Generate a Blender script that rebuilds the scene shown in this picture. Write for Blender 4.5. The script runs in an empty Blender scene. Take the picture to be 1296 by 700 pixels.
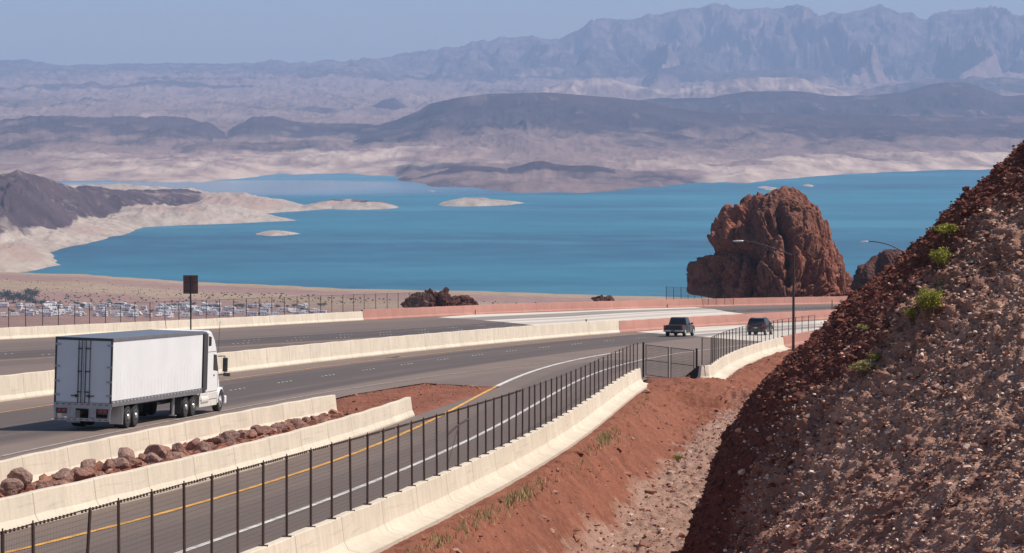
import bpy, math, random
import numpy as np
from mathutils import Vector, Matrix, noise as mnoise

random.seed(7); rng = np.random.default_rng(7)
scene = bpy.context.scene
COL = scene.collection
R = math.radians

# ------------------------------------------------------------------ camera, sky, sun, exposure
EYE = 235.0                      # metres above the lake
FPX = 4400.0                     # focal length in photo pixels (photo is 1296 px wide)
PITCH = math.atan(245.0 / FPX)
cam_d = bpy.data.cameras.new('camera'); cam = bpy.data.objects.new('camera', cam_d); COL.objects.link(cam)
cam.location = (0, 0, EYE); cam.rotation_euler = (math.pi/2 - PITCH, 0, 0)
cam_d.sensor_width = 36.0; cam_d.lens = FPX/1296.0*36.0
cam_d.clip_start = 1.0; cam_d.clip_end = 120000.0
scene.camera = cam

SUN_EL, SUN_AZ = R(53), R(-6)     # azimuth from +X (right of the picture) towards +Y (away from the camera)
TO_SUN = Vector((math.cos(SUN_EL)*math.cos(SUN_AZ), math.cos(SUN_EL)*math.sin(SUN_AZ), math.sin(SUN_EL)))
world = bpy.data.worlds.new('World'); scene.world = world; world.use_nodes = True
wn = world.node_tree; bg = wn.nodes['Background']
sky = wn.nodes.new('ShaderNodeTexSky'); sky.sky_type = 'NISHITA'; sky.sun_disc = False
sky.sun_elevation = SUN_EL; sky.sun_rotation = math.pi/2 - SUN_AZ
sky.altitude = 500; sky.air_density = 1.0; sky.dust_density = 1.2; sky.ozone_density = 2.5
wn.links.new(sky.outputs[0], bg.inputs[0]); bg.inputs[1].default_value = 0.095
sun_d = bpy.data.lights.new('sun', 'SUN'); sun = bpy.data.objects.new('sun', sun_d); COL.objects.link(sun)
sun_d.energy = 4.4; sun_d.angle = R(0.5); sun_d.color = (1.0, 0.92, 0.82)
sun.rotation_euler = TO_SUN.to_track_quat('Z', 'Y').to_euler()
scene.view_settings.view_transform = 'Standard'; scene.view_settings.look = 'None'
scene.view_settings.exposure = 0.32; scene.view_settings.gamma = 1.0
try: scene.view_settings.use_curve_mapping = False
except Exception: pass
cy = scene.cycles
cy.use_denoising = True; cy.max_bounces = 5; cy.diffuse_bounces = 2; cy.glossy_bounces = 2
cy.transparent_max_bounces = 16; cy.volume_bounces = 1; cy.caustics_reflective = False; cy.caustics_refractive = False
HAZE_DENSITY = 4.5e-5
HAZE_COLOR = (0.435, 0.59, 0.885, 1)

# ------------------------------------------------------------------ geometry of the place
# the roadway lies on one long downhill plane; surveyed points of the plan are read with PT()
SLOPE_A = 7.5
_fw = np.array([0, math.cos(PITCH), -math.sin(PITCH)]); _up = np.array([0, math.sin(PITCH), math.cos(PITCH)])
def ray(x, y): return _fw + np.array([1.0, 0, 0])*(x-648)/FPX + _up*(350-y)/FPX
_d = ray(648, 330); SLOPE_B = -_d[2]/_d[1]
def PT(x, y, h=0.0):
    d = ray(x, y); t = -(SLOPE_A-h)/(d[2]+SLOPE_B*d[1]); return d*t
def plane_z(Y): return EYE - SLOPE_A - SLOPE_B*np.asarray(Y, float)
def AT(x, y, Y):
    d = ray(x, y); p = d*(Y/d[1]); return np.array([p[0], p[1], p[2]+EYE])
def y2z(y, Y):                       # height whose bearing is picture row y at distance Y (x centred)
    d = ray(648, y); return EYE + d[2]*(Y/d[1])
def xpx2X(x, Y):
    d = ray(x, 260); return d[0]*(Y/d[1])

class Line:
    """plan curve X(Y) through surveyed points, straight beyond its ends"""
    def __init__(s, pts, deg, h=0.0):
        w = np.array([PT(x, y, h) for x, y in pts]); s.y0, s.y1 = w[:,1].min(), w[:,1].max()
        s.c = np.polyfit((w[:,1]-200)/100, w[:,0], deg); s.dc = np.polyder(s.c)
    def __call__(s, Y):
        Y = np.asarray(Y, float); Yc = np.clip(Y, s.y0, s.y1)
        return np.polyval(s.c, (Yc-200)/100) + np.polyval(s.dc, (Yc-200)/100)/100*(Y-Yc)
    def heading(s, Y): return float((s(Y+.5)-s(Y-.5)))
L_FAR = Line([(0,430),(340,412),(462,405.3),(551,401),(594,398),(723,393.6),(798,390.5),(900,388),(1000,386.3),(1090,384)], 3)
L_MED = Line([(0,508),(330,469),(400,457.5),(545,442),(738,426),(780,420.5),(879,414),(1000,407.5),(1090,402)], 3)
L_YEL = Line([(0,522.7),(330,474.6),(400,466),(545,448),(738,429)], 3)
L_EDGE = Line([(0,578),(85,560),(330,512.5),(400,497),(478.6,487.6),(557,475),(626,467),(714,457)], 3)
L_A = Line([(0,583),(150,552),(305,520),(425,499)], 2, 1.0)
L_B = Line([(0,673),(400,567),(516,527)], 2)
L_RY = Line([(14,700),(400,587.5),(548,533),(645,486),(683,465.6),(714,457.7),(777,447.6)], 3)
L_RW = Line([(230,700),(400,638),(444,619.5),(601,555),(683,509.5),(733,480),(777,464.6),(800,459),(884,444)], 4)
L_C = Line([(310,700),(335,691),(465,637.6),(504,622.7),(566.5,594.4),(592.6,585),(635,566),(677,545.7),(717,521),(749,502),(777,484),(800,470),(810,465)], 4, 0.95)
L_D = Line([(896,486),(906,476),(918,466),(933,459),(953,452.6),(972,446),(985,441.5)], 2)
D_END = 297.0
def L_E(Y):                          # pink barrier that carries on from the curved cream wall
    return L_D(D_END) + 0.19*(np.asarray(Y, float)-D_END)

# ------------------------------------------------------------------ numpy noise
def _hash(ix, iy, iz, seed):
    with np.errstate(over='ignore'):
        h = (ix.astype(np.uint32)*np.uint32(374761393) + iy.astype(np.uint32)*np.uint32(668265263)
             + iz.astype(np.uint32)*np.uint32(2147483647) + np.uint32((seed*974711) & 0xffffffff))
        h = (h ^ (h >> np.uint32(13)))*np.uint32(1274126177); h = (h ^ (h >> np.uint32(16)))*np.uint32(2246822519)
        h = h ^ (h >> np.uint32(13))
    return h.astype(np.float64)/4294967295.0
def vnoise(x, y, z=None, seed=1):
    x = np.asarray(x, float); y = np.asarray(y, float)
    if z is None:
        x, y = np.broadcast_arrays(x, y); fx, fy = np.floor(x), np.floor(y); ix, iy = fx.astype(np.int64), fy.astype(np.int64); iz = np.zeros_like(ix)
        a, b = x-fx, y-fy; a = a*a*a*(a*(a*6-15)+10); b = b*b*b*(b*(b*6-15)+10)
        h = lambda i, j: _hash(ix+i, iy+j, iz, seed)
        return ((h(0,0)*(1-a)+h(1,0)*a)*(1-b) + (h(0,1)*(1-a)+h(1,1)*a)*b)*2-1
    z = np.asarray(z, float)
    f = [np.floor(a) for a in (x, y, z)]; i = [a.astype(np.int64) for a in f]
    t = [(a-b) for a, b in zip((x, y, z), f)]; t = [a*a*a*(a*(a*6-15)+10) for a in t]
    out = 0
    for dx in (0, 1):
        for dy in (0, 1):
            for dz in (0, 1):
                w = (t[0] if dx else 1-t[0])*(t[1] if dy else 1-t[1])*(t[2] if dz else 1-t[2])
                out = out + w*_hash(i[0]+dx, i[1]+dy, i[2]+dz, seed)
    return out*2-1
def fbm(x, y, z=None, octv=5, seed=1, gain=0.5, ridged=False):
    a, s, tot = 1.0, 0, 0; x = np.asarray(x, float)
    for k in range(octv):
        n = vnoise(x*2**k+13.7*k, y*2**k+7.1*k, None if z is None else z*2**k+3.3*k, seed+k)
        if ridged: n = 1-2*np.abs(n)
        s = s + a*n; tot += a; a *= gain
    return s/tot
def sstep(a, b, x): t = np.clip((x-a)/(b-a), 0, 1); return t*t*(3-2*t)

# ------------------------------------------------------------------ object helpers
def tag(o, label=None, cat=None, group=None, kind=None):
    if label: o['label'] = label
    if cat: o['category'] = cat
    if group: o['group'] = group
    if kind: o['kind'] = kind
    return o
def np_mesh(name, V, Fq, mat, parent=None, smooth=True, attrs=None, uv=None):
    me = bpy.data.meshes.new(name); V = np.asarray(V, np.float32); Fq = np.asarray(Fq, np.int32); n = Fq.shape[1]
    me.vertices.add(len(V)); me.vertices.foreach_set('co', V.ravel())
    me.loops.add(Fq.size); me.loops.foreach_set('vertex_index', Fq.ravel())
    me.polygons.add(len(Fq)); me.polygons.foreach_set('loop_start', np.arange(0, Fq.size, n, dtype=np.int32))
    try: me.polygons.foreach_set('loop_total', np.full(len(Fq), n, np.int32))
    except Exception: pass
    me.update(calc_edges=True)
    me.polygons.foreach_set('use_smooth', np.full(len(Fq), smooth, bool))
    for k, v in (attrs or {}).items():
        a = me.attributes.new(k, 'FLOAT', 'POINT'); a.data.foreach_set('value', np.asarray(v, np.float32).ravel())
    if uv is not None:
        l = me.uv_layers.new(name='UVMap'); l.data.foreach_set('uv', np.asarray(uv, np.float32)[Fq.ravel()].ravel())
    me.materials.append(mat); me.validate()
    o = bpy.data.objects.new(name, me); COL.objects.link(o)
    if parent: o.parent = parent
    return o
def grid_faces(nu, nv):
    i = np.arange(nu*nv).reshape(nu, nv)
    return np.stack([i[:-1,:-1], i[1:,:-1], i[1:,1:], i[:-1,1:]], -1).reshape(-1, 4)
def empty(name, loc=(0,0,0), rot=None):
    o = bpy.data.objects.new(name, None); COL.objects.link(o); o.location = loc
    if rot is not None: o.rotation_euler = rot
    return o
class MB:
    """collects shapes, then links them as one mesh object"""
    def __init__(s): s.v = []; s.f = []
    def add(s, V, F):
        b = len(s.v); s.v += [tuple(map(float, p)) for p in V]; s.f += [tuple(i+b for i in f) for f in F]; return s
    def box(s, x0, x1, y0, y1, z0, z1):
        V = [(x0,y0,z0),(x1,y0,z0),(x1,y1,z0),(x0,y1,z0),(x0,y0,z1),(x1,y0,z1),(x1,y1,z1),(x0,y1,z1)]
        return s.add(V, [(3,2,1,0),(4,5,6,7),(0,1,5,4),(1,2,6,5),(2,3,7,6),(3,0,4,7)])
    def tube(s, p0, p1, r, r1=None, n=8):
        r1 = r if r1 is None else r1; p0 = Vector(p0); p1 = Vector(p1); d = (p1-p0).normalized()
        a = d.orthogonal().normalized(); b = d.cross(a); V = []
        for p, q in ((p0, r), (p1, r1)):
            for k in range(n):
                t = 2*math.pi*k/n; V.append(p + a*(q*math.cos(t)) + b*(q*math.sin(t)))
        F = [(k, (k+1)%n, n+(k+1)%n, n+k) for k in range(n)] + [tuple(range(n-1,-1,-1)), tuple(range(n, 2*n))]
        return s.add(V, F)
    def path(s, pts, r, n=8):
        for a, b in zip(pts[:-1], pts[1:]): s.tube(a, b, r, n=n)
        return s
    def prism(s, prof, x0, x1, x0t=None, x1t=None):
        """(y, z) outline extruded from x0 to x1"""
        n = len(prof); V = [(x0, y, z) for y, z in prof] + [(x1, y, z) for y, z in prof]
        return s.add(V, [tuple(range(n-1,-1,-1)), tuple(range(n, 2*n))] + [(k, (k+1)%n, n+(k+1)%n, n+k) for k in range(n)])
    def loft(s, rings, cap=True):
        n = len(rings[0]); V = [p for r in rings for p in r]; F = []
        for i in range(len(rings)-1):
            F += [(i*n+k, i*n+(k+1)%n, (i+1)*n+(k+1)%n, (i+1)*n+k) for k in range(n)]
        if cap: F += [tuple(range(n-1,-1,-1)), tuple(range((len(rings)-1)*n, len(rings)*n))]
        return s.add(V, F)
    def wheel(s, x0, x1, y, z, r, r_in=0.0, n=24, bulge=0.03):
        rings = []
        for x, q in ((x0, r-bulge), (x0*.8+x1*.2, r), (x0*.2+x1*.8, r), (x1, r-bulge)):
            rings.append([(x, y+q*math.cos(2*math.pi*k/n), z+q*math.sin(2*math.pi*k/n)) for k in range(n)])
        return s.loft(rings)
    def build(s, name, mat, parent=None, smooth=False, bevel=0.0, seg=2):
        me = bpy.data.meshes.new(name); me.from_pydata(s.v, [], s.f); me.update(); me.materials.append(mat)
        if smooth: me.polygons.foreach_set('use_smooth', [True]*len(me.polygons))
        o = bpy.data.objects.new(name, me); COL.objects.link(o)
        if parent: o.parent = parent
        if bevel:
            m = o.modifiers.new('bevel', 'BEVEL'); m.width = bevel; m.segments = seg; m.limit_method = 'ANGLE'; m.angle_limit = R(35)
        return o
def copy_tree(o, parent=None):
    c = o.copy(); COL.objects.link(c)
    if parent: c.parent = parent
    for ch in list(o.children): copy_tree(ch, c)
    return c

# ------------------------------------------------------------------ materials
def new_mat(name):
    m = bpy.data.materials.new(name); m.use_nodes = True; nt = m.node_tree; b = nt.nodes['Principled BSDF']; return m, nt, b
def nd(nt, t, **kw):
    n = nt.nodes.new(t)
    for k, v in kw.items():
        if k.startswith('i_'): n.inputs[k[2:].replace('_', ' ')].default_value = v
        else: setattr(n, k, v)
    return n
def mixc(nt, fac, a, b):
    n = nt.nodes.new('ShaderNodeMix'); n.data_type = 'RGBA'
    for sock, v in ((n.inputs[0], fac), (n.inputs[6], a), (n.inputs[7], b)):
        if isinstance(v, (int, float)): sock.default_value = v
        elif isinstance(v, tuple): sock.default_value = v if len(v) == 4 else v+(1,)
        else: nt.links.new(v, sock)
    return n.outputs[2]
def ramp(nt, src, lo, hi):
    n = nt.nodes.new('ShaderNodeMapRange'); n.inputs[1].default_value = lo; n.inputs[2].default_value = hi
    nt.links.new(src, n.inputs[0]); return n.outputs[0]
def mathn(nt, op, a, b=None):
    n = nt.nodes.new('ShaderNodeMath'); n.operation = op
    for s, v in zip(n.inputs, (a, b)):
        if v is None: continue
        if isinstance(v, (int, float)): s.default_value = v
        else: nt.links.new(v, s)
    return n.outputs[0]
def noise_tex(nt, scale, detail=4, coord='Object', stretch=None, rough=0.55):
    tc = nt.nodes.new('ShaderNodeTexCoord'); src = tc.outputs[coord]
    if stretch:
        mp = nt.nodes.new('ShaderNodeMapping'); mp.inputs['Scale'].default_value = stretch; nt.links.new(src, mp.inputs[0]); src = mp.outputs[0]
    n = nt.nodes.new('ShaderNodeTexNoise'); n.inputs['Scale'].default_value = scale; n.inputs['Detail'].default_value = detail
    n.inputs['Roughness'].default_value = rough; nt.links.new(src, n.inputs['Vector']); return n.outputs['Fac']
def bump(nt, b, h, strength, dist):
    n = nt.nodes.new('ShaderNodeBump'); n.inputs['Strength'].default_value = strength; n.inputs['Distance'].default_value = dist
    nt.links.new(h, n.inputs['Height']); nt.links.new(n.outputs[0], b.inputs['Normal'])
def plain(name, col, rough=0.6, metal=0.0, var=0.15, scale=3.0, spec=0.5, coat=0.0):
    m, nt, b = new_mat(name); f = ramp(nt, noise_tex(nt, scale, 5), 0.3, 0.7)
    c0 = tuple(c*(1-var) for c in col); c1 = tuple(min(1, c*(1+var)) for c in col)
    nt.links.new(mixc(nt, f, c0, c1), b.inputs['Base Color']); b.inputs['Roughness'].default_value = rough
    b.inputs['Metallic'].default_value = metal; b.inputs['Specular IOR Level'].default_value = spec
    if coat: b.inputs['Coat Weight'].default_value = coat; b.inputs['Coat Roughness'].default_value = 0.05
    return m
def attr(nt, name):
    n = nt.nodes.new('ShaderNodeAttribute'); n.attribute_name = name; return n.outputs['Fac']

def concrete(name, col, stain):
    m, nt, b = new_mat(name)
    n1 = ramp(nt, noise_tex(nt, 0.35, 6), 0.3, 0.75); n2 = ramp(nt, noise_tex(nt, 3.0, 6, stretch=(1,1,.25)), 0.45, 0.8)
    n3 = ramp(nt, noise_tex(nt, 14.0, 4), 0.25, 0.75)
    c = mixc(nt, n1, tuple(x*0.86 for x in col), tuple(min(1, x*1.06) for x in col))
    c = mixc(nt, mathn(nt, 'MULTIPLY', n2, 0.6), c, stain)
    c = mixc(nt, mathn(nt, 'MULTIPLY', n3, 0.14), c, tuple(x*.55 for x in col))
    uv = nt.nodes.new('ShaderNodeUVMap'); sp = nt.nodes.new('ShaderNodeSeparateXYZ'); nt.links.new(uv.outputs[0], sp.inputs[0])
    fr = mathn(nt, 'FRACT', mathn(nt, 'DIVIDE', sp.outputs[0], 6.1))          # cast joints every 6 m
    joint = mathn(nt, 'LESS_THAN', fr, 0.012)
    panel = nt.nodes.new('ShaderNodeTexWhiteNoise'); panel.noise_dimensions = '1D'
    nt.links.new(mathn(nt, 'FLOOR', mathn(nt, 'DIVIDE', sp.outputs[0], 6.1)), panel.inputs['W'])
    c = mixc(nt, mathn(nt, 'MULTIPLY', panel.outputs['Value'], 0.22), c, tuple(x*.72 for x in col))
    c = mixc(nt, mathn(nt, 'MULTIPLY', joint, 0.75), c, tuple(x*.35 for x in col))
    nsc = noise_tex(nt, 1.0, 5, coord='UV', stretch=(.35, 7, 1)); band = mathn(nt, 'MULTIPLY', ramp(nt, sp.outputs[1], .15, .35), ramp(nt, sp.outputs[1], .95, .6))
    c = mixc(nt, mathn(nt, 'MULTIPLY', mathn(nt, 'MULTIPLY', ramp(nt, nsc, .56, .70), band), .38), c, tuple(x*.45 for x in col))   # tyre scuffs
    # splash dirt along the foot
    foot = ramp(nt, mathn(nt, 'ADD', sp.outputs[1], mathn(nt, 'MULTIPLY', n1, 0.12)), 0.22, 0.02)
    c = mixc(nt, mathn(nt, 'MULTIPLY', foot, 0.45), c, tuple(x*.55 for x in col))
    nt.links.new(c, b.inputs['Base Color']); b.inputs['Roughness'].default_value = 0.9; b.inputs['Specular IOR Level'].default_value = 0.2
    bump(nt, b, n3, 0.25, 0.02); return m
M_CREAM = concrete('cream_concrete', (0.69, 0.60, 0.48), (0.42, 0.34, 0.26))
M_PINK = concrete('pink_concrete', (0.46, 0.23, 0.185), (0.38, 0.20, 0.16))

def asphalt(name, base, worn, bands):
    """bands: (centre, half width, darkness) of lane wear, metres across the carriageway (UV.x)"""
    m, nt, b = new_mat(name); uv = nt.nodes.new('ShaderNodeUVMap'); sp = nt.nodes.new('ShaderNodeSeparateXYZ'); nt.links.new(uv.outputs[0], sp.inputs[0])
    n1 = ramp(nt, noise_tex(nt, 0.09, 5), 0.3, 0.7); n2 = noise_tex(nt, 5.0, 5)
    st = nt.nodes.new('ShaderNodeMapping'); st.inputs['Scale'].default_value = (1.3, 0.012, 1); nt.links.new(uv.outputs[0], st.inputs[0])
    ns = nt.nodes.new('ShaderNodeTexNoise'); ns.inputs['Scale'].default_value = 1.0; ns.inputs['Detail'].default_value = 4; nt.links.new(st.outputs[0], ns.inputs['Vector'])
    c = mixc(nt, n1, base, tuple(x*1.18 for x in base))
    wob = mathn(nt, 'ADD', sp.outputs[0], mathn(nt, 'MULTIPLY', mathn(nt, 'SUBTRACT', ns.outputs['Fac'], 0.5), 0.8))
    for cen, hw, dk in bands:
        d = mathn(nt, 'ABSOLUTE', mathn(nt, 'SUBTRACT', wob, cen))
        c = mixc(nt, mathn(nt, 'MULTIPLY', ramp(nt, d, hw*1.12, hw*0.88), dk), c, worn)
    c = mixc(nt, mathn(nt, 'MULTIPLY', ramp(nt, ns.outputs['Fac'], 0.5, 0.72), 0.45), c, tuple(x*1.25 for x in base))
    c = mixc(nt, mathn(nt, 'MULTIPLY', ramp(nt, n2, 0.35, 0.75), 0.22), c, tuple(x*0.6 for x in base))
    nt.links.new(c, b.inputs['Base Color']); b.inputs['Roughness'].default_value = 0.85; b.inputs['Specular IOR Level'].default_value = 0.25
    return m
M_HWY = asphalt('highway_asphalt', (0.178, 0.132, 0.108), (0.088, 0.070, 0.066), [(8.6, 4.7, .9), (6.2, .5, .25), (8.0, .5, .25), (10.6, .5, .25), (12.2, .5, .25)])
M_OPP = asphalt('opposite_asphalt', (0.165, 0.122, 0.102), (0.078, 0.063, 0.060), [(26.5, 5.0, .95), (20, 2.4, .45), (12, 5, .3), (37, 3.0, .4)])
M_RAMP = asphalt('ramp_asphalt', (0.155, 0.117, 0.097), (0.120, 0.092, 0.080), [(4.3, 2.2, .7)])
M_DECK = asphalt('deck_concrete', (0.56, 0.50, 0.43), (0.14, 0.12, 0.115), [(6.6, .8, .55), (8.2, .7, .6), (10.9, 1.1, .9), (12.6, .7, .7)])
M_DECK2 = asphalt('opposite_deck_concrete', (0.56, 0.50, 0.43), (0.16, 0.135, 0.125), [(11, 4.5, .85), (26, 1.8, .4), (19.5, 1.2, .35)])
def paint(name, col):
    m, nt, b = new_mat(name); f = ramp(nt, noise_tex(nt, 2.2, 6), 0.42, 0.62)
    nt.links.new(mixc(nt, f, tuple(c*.62 for c in col), col), b.inputs['Base Color']); b.inputs['Roughness'].default_value = .7; return m
M_WHITE_LINE = paint('white_road_paint', (0.72, 0.68, 0.62)); M_YELLOW_LINE = paint('yellow_road_paint', (0.80, 0.40, 0.07))
M_PALE_LINE = paint('worn_road_paint', (0.40, 0.35, 0.31)); M_ORANGE_LINE = paint('worn_yellow_paint', (0.60, 0.33, 0.12))

def earth(name, stops, scale, mask=None, stony=0.5, bumpd=0.06):
    """stops: (dark, mid, light) base colours; mask: (attribute, (dark, mid, light)) second soil"""
    m, nt, b = new_mat(name); n1 = ramp(nt, noise_tex(nt, scale*.12, 6), 0.3, 0.7); n2 = ramp(nt, noise_tex(nt, scale, 6, rough=.7), 0.32, 0.68)
    def soil(s):
        c = mixc(nt, n1, s[0], s[1]); return mixc(nt, mathn(nt, 'MULTIPLY', n2, stony), c, s[2])
    n3 = ramp(nt, noise_tex(nt, scale*4.5, 5, rough=.7), .46, .72)
    c = soil(stops)
    if mask:
        f = mathn(nt, 'ADD', attr(nt, mask[0]), mathn(nt, 'MULTIPLY', mathn(nt, 'SUBTRACT', n2, .5), .35))
        c = mixc(nt, ramp(nt, f, .25, .75), c, soil(mask[1]))
    c = mixc(nt, mathn(nt, 'MULTIPLY', n3, .45), c, tuple(x*.45 for x in stops[0]))
    nt.links.new(c, b.inputs['Base Color']); b.inputs['Roughness'].default_value = 0.95; b.inputs['Specular IOR Level'].default_value = 0.1
    if bumpd: bump(nt, b, n2, 0.6, bumpd)
    return m
M_DIRT = earth('red_dirt', ((0.135,0.045,0.028), (0.262,0.091,0.055), (0.35,0.17,0.115)), 4.0, ('scree', ((0.22,0.12,0.085),(0.33,0.20,0.15),(0.46,0.32,0.255))))
M_GROUND = earth('desert_ground', ((0.22,0.115,0.08),(0.30,0.175,0.135),(0.38,0.26,0.21)), 0.05, ('sand', ((0.27,0.175,0.09),(0.34,0.235,0.13),(0.44,0.35,0.26))), .5, 0)
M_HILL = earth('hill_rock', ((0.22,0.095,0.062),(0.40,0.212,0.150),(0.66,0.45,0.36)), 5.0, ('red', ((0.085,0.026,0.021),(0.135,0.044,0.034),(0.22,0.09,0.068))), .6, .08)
def stone_mat(name, a, b_, c_):
    m, nt, b = new_mat(name); t = attr(nt, 'tint'); n = ramp(nt, noise_tex(nt, 9, 5), .3, .7)
    c = mixc(nt, ramp(nt, t, 0, .6), a, b_); c = mixc(nt, ramp(nt, t, .6, 1.0), c, c_); c = mixc(nt, mathn(nt, 'MULTIPLY', n, .3), c, tuple(x*.5 for x in a))
    nt.links.new(c, b.inputs['Base Color']); b.inputs['Roughness'].default_value = .95; b.inputs['Specular IOR Level'].default_value = .1; return m
M_STONE = stone_mat('pale_stones', (0.23,0.095,0.060), (0.52,0.31,0.23), (0.84,0.66,0.56))
M_REDSTONE = stone_mat('red_stones', (0.105,0.034,0.025), (0.17,0.062,0.044), (0.30,0.15,0.11))
M_DIRTSTONE = stone_mat('dirt_stones', (0.20,0.075,0.05), (0.34,0.17,0.12), (0.58,0.44,0.37))
def rock_mat(name, dark, mid, red, scale):
    m, nt, b = new_mat(name); n1 = ramp(nt, noise_tex(nt, scale*.35, 5), .38, .66); n2 = ramp(nt, noise_tex(nt, scale*2.4, 7, rough=.68), .32, .7)
    c = mixc(nt, n1, dark, red); c = mixc(nt, mathn(nt, 'MULTIPLY', n2, .6), c, mid); n3 = ramp(nt, noise_tex(nt, scale*7, 5), .3, .7)
    c = mixc(nt, mathn(nt, 'MULTIPLY', n3, .6), c, tuple(x*.35 for x in dark))
    nt.links.new(c, b.inputs['Base Color']); b.inputs['Roughness'].default_value = .95; b.inputs['Specular IOR Level'].default_value = .15
    bump(nt, b, n2, .7, .25/scale); return m
M_OUTCROP = rock_mat('outcrop_rock', (0.15,0.06,0.044), (0.52,0.265,0.185), (0.44,0.135,0.08), .22)
M_DARKROCK = rock_mat('dark_outcrop_rock', (0.10,0.046,0.040), (0.28,0.145,0.115), (0.19,0.075,0.058), .3)
M_BOULDER = rock_mat('boulder_rock', (0.29,0.165,0.130), (0.60,0.44,0.375), (0.45,0.235,0.175), 2.4)
M_BOULDER_RED = rock_mat('red_boulder_rock', (0.29,0.14,0.105), (0.57,0.39,0.325), (0.45,0.205,0.145), 2.4)

def far_land(name, sand, rock, scale, extra=None):
    m, nt, b = new_mat(name); n1 = ramp(nt, noise_tex(nt, scale, 7, rough=.62), .3, .7); n2 = ramp(nt, noise_tex(nt, scale*6, 5, stretch=(1,.35,1)), .35, .68)
    s = mixc(nt, n1, sand[0], sand[1]); s = mixc(nt, mathn(nt, 'MULTIPLY', n2, .5), s, sand[2])
    r = mixc(nt, n1, rock[0], rock[1])
    f = mathn(nt, 'ADD', attr(nt, 'rock'), mathn(nt, 'MULTIPLY', mathn(nt, 'SUBTRACT', n2, .5), .5))
    c = mixc(nt, ramp(nt, f, .3, .7), s, r)
    n5 = ramp(nt, noise_tex(nt, scale*16, 4, stretch=(1,.3,1)), .56, .72); s_dark = mathn(nt, 'MULTIPLY', n5, .5)
    c = mixc(nt, s_dark, c, rock[1])
    if extra: c = mixc(nt, ramp(nt, mathn(nt, 'ADD', attr(nt, 'pale'), mathn(nt, 'MULTIPLY', mathn(nt, 'SUBTRACT', n2, .5), .6)), .2, .9), c, extra)
    nt.links.new(c, b.inputs['Base Color']); b.inputs['Roughness'].default_value = 1; b.inputs['Specular IOR Level'].default_value = 0; return m
M_FAR = far_land('far_shore_land', ((0.15,0.100,0.095),(0.24,0.163,0.143),(0.34,0.24,0.20)), ((0.028,0.021,0.028),(0.085,0.062,0.068)), 0.0016, (0.52,0.40,0.32))
M_HEAD = far_land('headland_rock', ((0.24,0.178,0.14),(0.38,0.305,0.245),(0.55,0.475,0.395)), ((0.032,0.022,0.027),(0.10,0.066,0.068)), 0.009, (0.33,0.22,0.175))

m, nt, b = new_mat('lake_water'); M_WATER = m
n1 = ramp(nt, noise_tex(nt, 0.0011, 6, stretch=(.45, 1.0, 1)), .40, .62); n2 = ramp(nt, noise_tex(nt, 0.003, 6, stretch=(.35, .8, 1)), .52, .74)
c = mixc(nt, n1, (0.001, 0.066, 0.118), (0.009, 0.135, 0.195)); c = mixc(nt, mathn(nt, 'MULTIPLY', n2, .55), c, (0.07, 0.27, 0.34))
n6 = ramp(nt, noise_tex(nt, .018, 6, stretch=(.5,.5,1), rough=.7), .42, .66); c = mixc(nt, mathn(nt, 'MULTIPLY', n6, .30), c, (0.03, 0.205, 0.275))
nt.links.new(c, b.inputs['Base Color']); b.inputs['Roughness'].default_value = .42; b.inputs['Specular IOR Level'].default_value = .18; b.inputs['IOR'].default_value = 1.33
bump(nt, b, noise_tex(nt, .25, 4), .6, .4)
tcw = nt.nodes.new('ShaderNodeTexCoord'); mpw = nt.nodes.new('ShaderNodeMapping'); mpw.inputs['Location'].default_value = (.95, -7.2, 0); mpw.inputs['Scale'].default_value = (.00125, .0009, 0); nt.links.new(tcw.outputs['Object'], mpw.inputs[0])
ln = nt.nodes.new('ShaderNodeVectorMath'); ln.operation = 'LENGTH'; nt.links.new(mpw.outputs[0], ln.inputs[0])
calm = ramp(nt, mathn(nt, 'ADD', ln.outputs['Value'], mathn(nt, 'MULTIPLY', n1, .5)), 1.35, .55)
nt.links.new(mathn(nt, 'SUBTRACT', .42, mathn(nt, 'MULTIPLY', calm, .32)), b.inputs['Roughness']); nt.links.new(mathn(nt, 'ADD', .18, mathn(nt, 'MULTIPLY', calm, .32)), b.inputs['Specular IOR Level'])

M_METAL = plain('brown_steel', (0.075, 0.043, 0.034), .6, .3, .25, 2)
M_BLACKMETAL = plain('black_steel', (0.028, 0.022, 0.022), .55, .3, .2, 2)
M_GALV = plain('galvanised_steel', (0.42, 0.41, 0.40), .45, .6, .15, 4)
def mesh_wire(wv_=.13, wh_=.05, name='wire_mesh'):
    m, nt, b = new_mat(name); uv = nt.nodes.new('ShaderNodeUVMap'); sp = nt.nodes.new('ShaderNodeSeparateXYZ'); nt.links.new(uv.outputs[0], sp.inputs[0])
    a = mathn(nt, 'LESS_THAN', mathn(nt, 'FRACT', mathn(nt, 'DIVIDE', sp.outputs[0], .10)), wv_)
    c = mathn(nt, 'LESS_THAN', mathn(nt, 'FRACT', mathn(nt, 'DIVIDE', sp.outputs[1], .10)), wh_)
    f = mathn(nt, 'MAXIMUM', a, c); tr = nt.nodes.new('ShaderNodeBsdfTransparent'); mx = nt.nodes.new('ShaderNodeMixShader')
    b.inputs['Base Color'].default_value = (.07,.05,.045,1); b.inputs['Roughness'].default_value = .6; b.inputs['Metallic'].default_value = .3
    nt.links.new(f, mx.inputs[0]); nt.links.new(tr.outputs[0], mx.inputs[1]); nt.links.new(b.outputs[0], mx.inputs[2])
    nt.links.new(mx.outputs[0], nt.nodes['Material Output'].inputs[0]); return m
M_MESH = mesh_wire(); M_GATEMESH = mesh_wire(.2, .09, 'gate_mesh')
def leaf_mat(name, a, b_):
    m, nt, b = new_mat(name); t = attr(nt, 'tint'); nt.links.new(mixc(nt, t, a, b_), b.inputs['Base Color']); b.inputs['Roughness'].default_value = .7
    b.inputs['Specular IOR Level'].default_value = .2; return m
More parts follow.
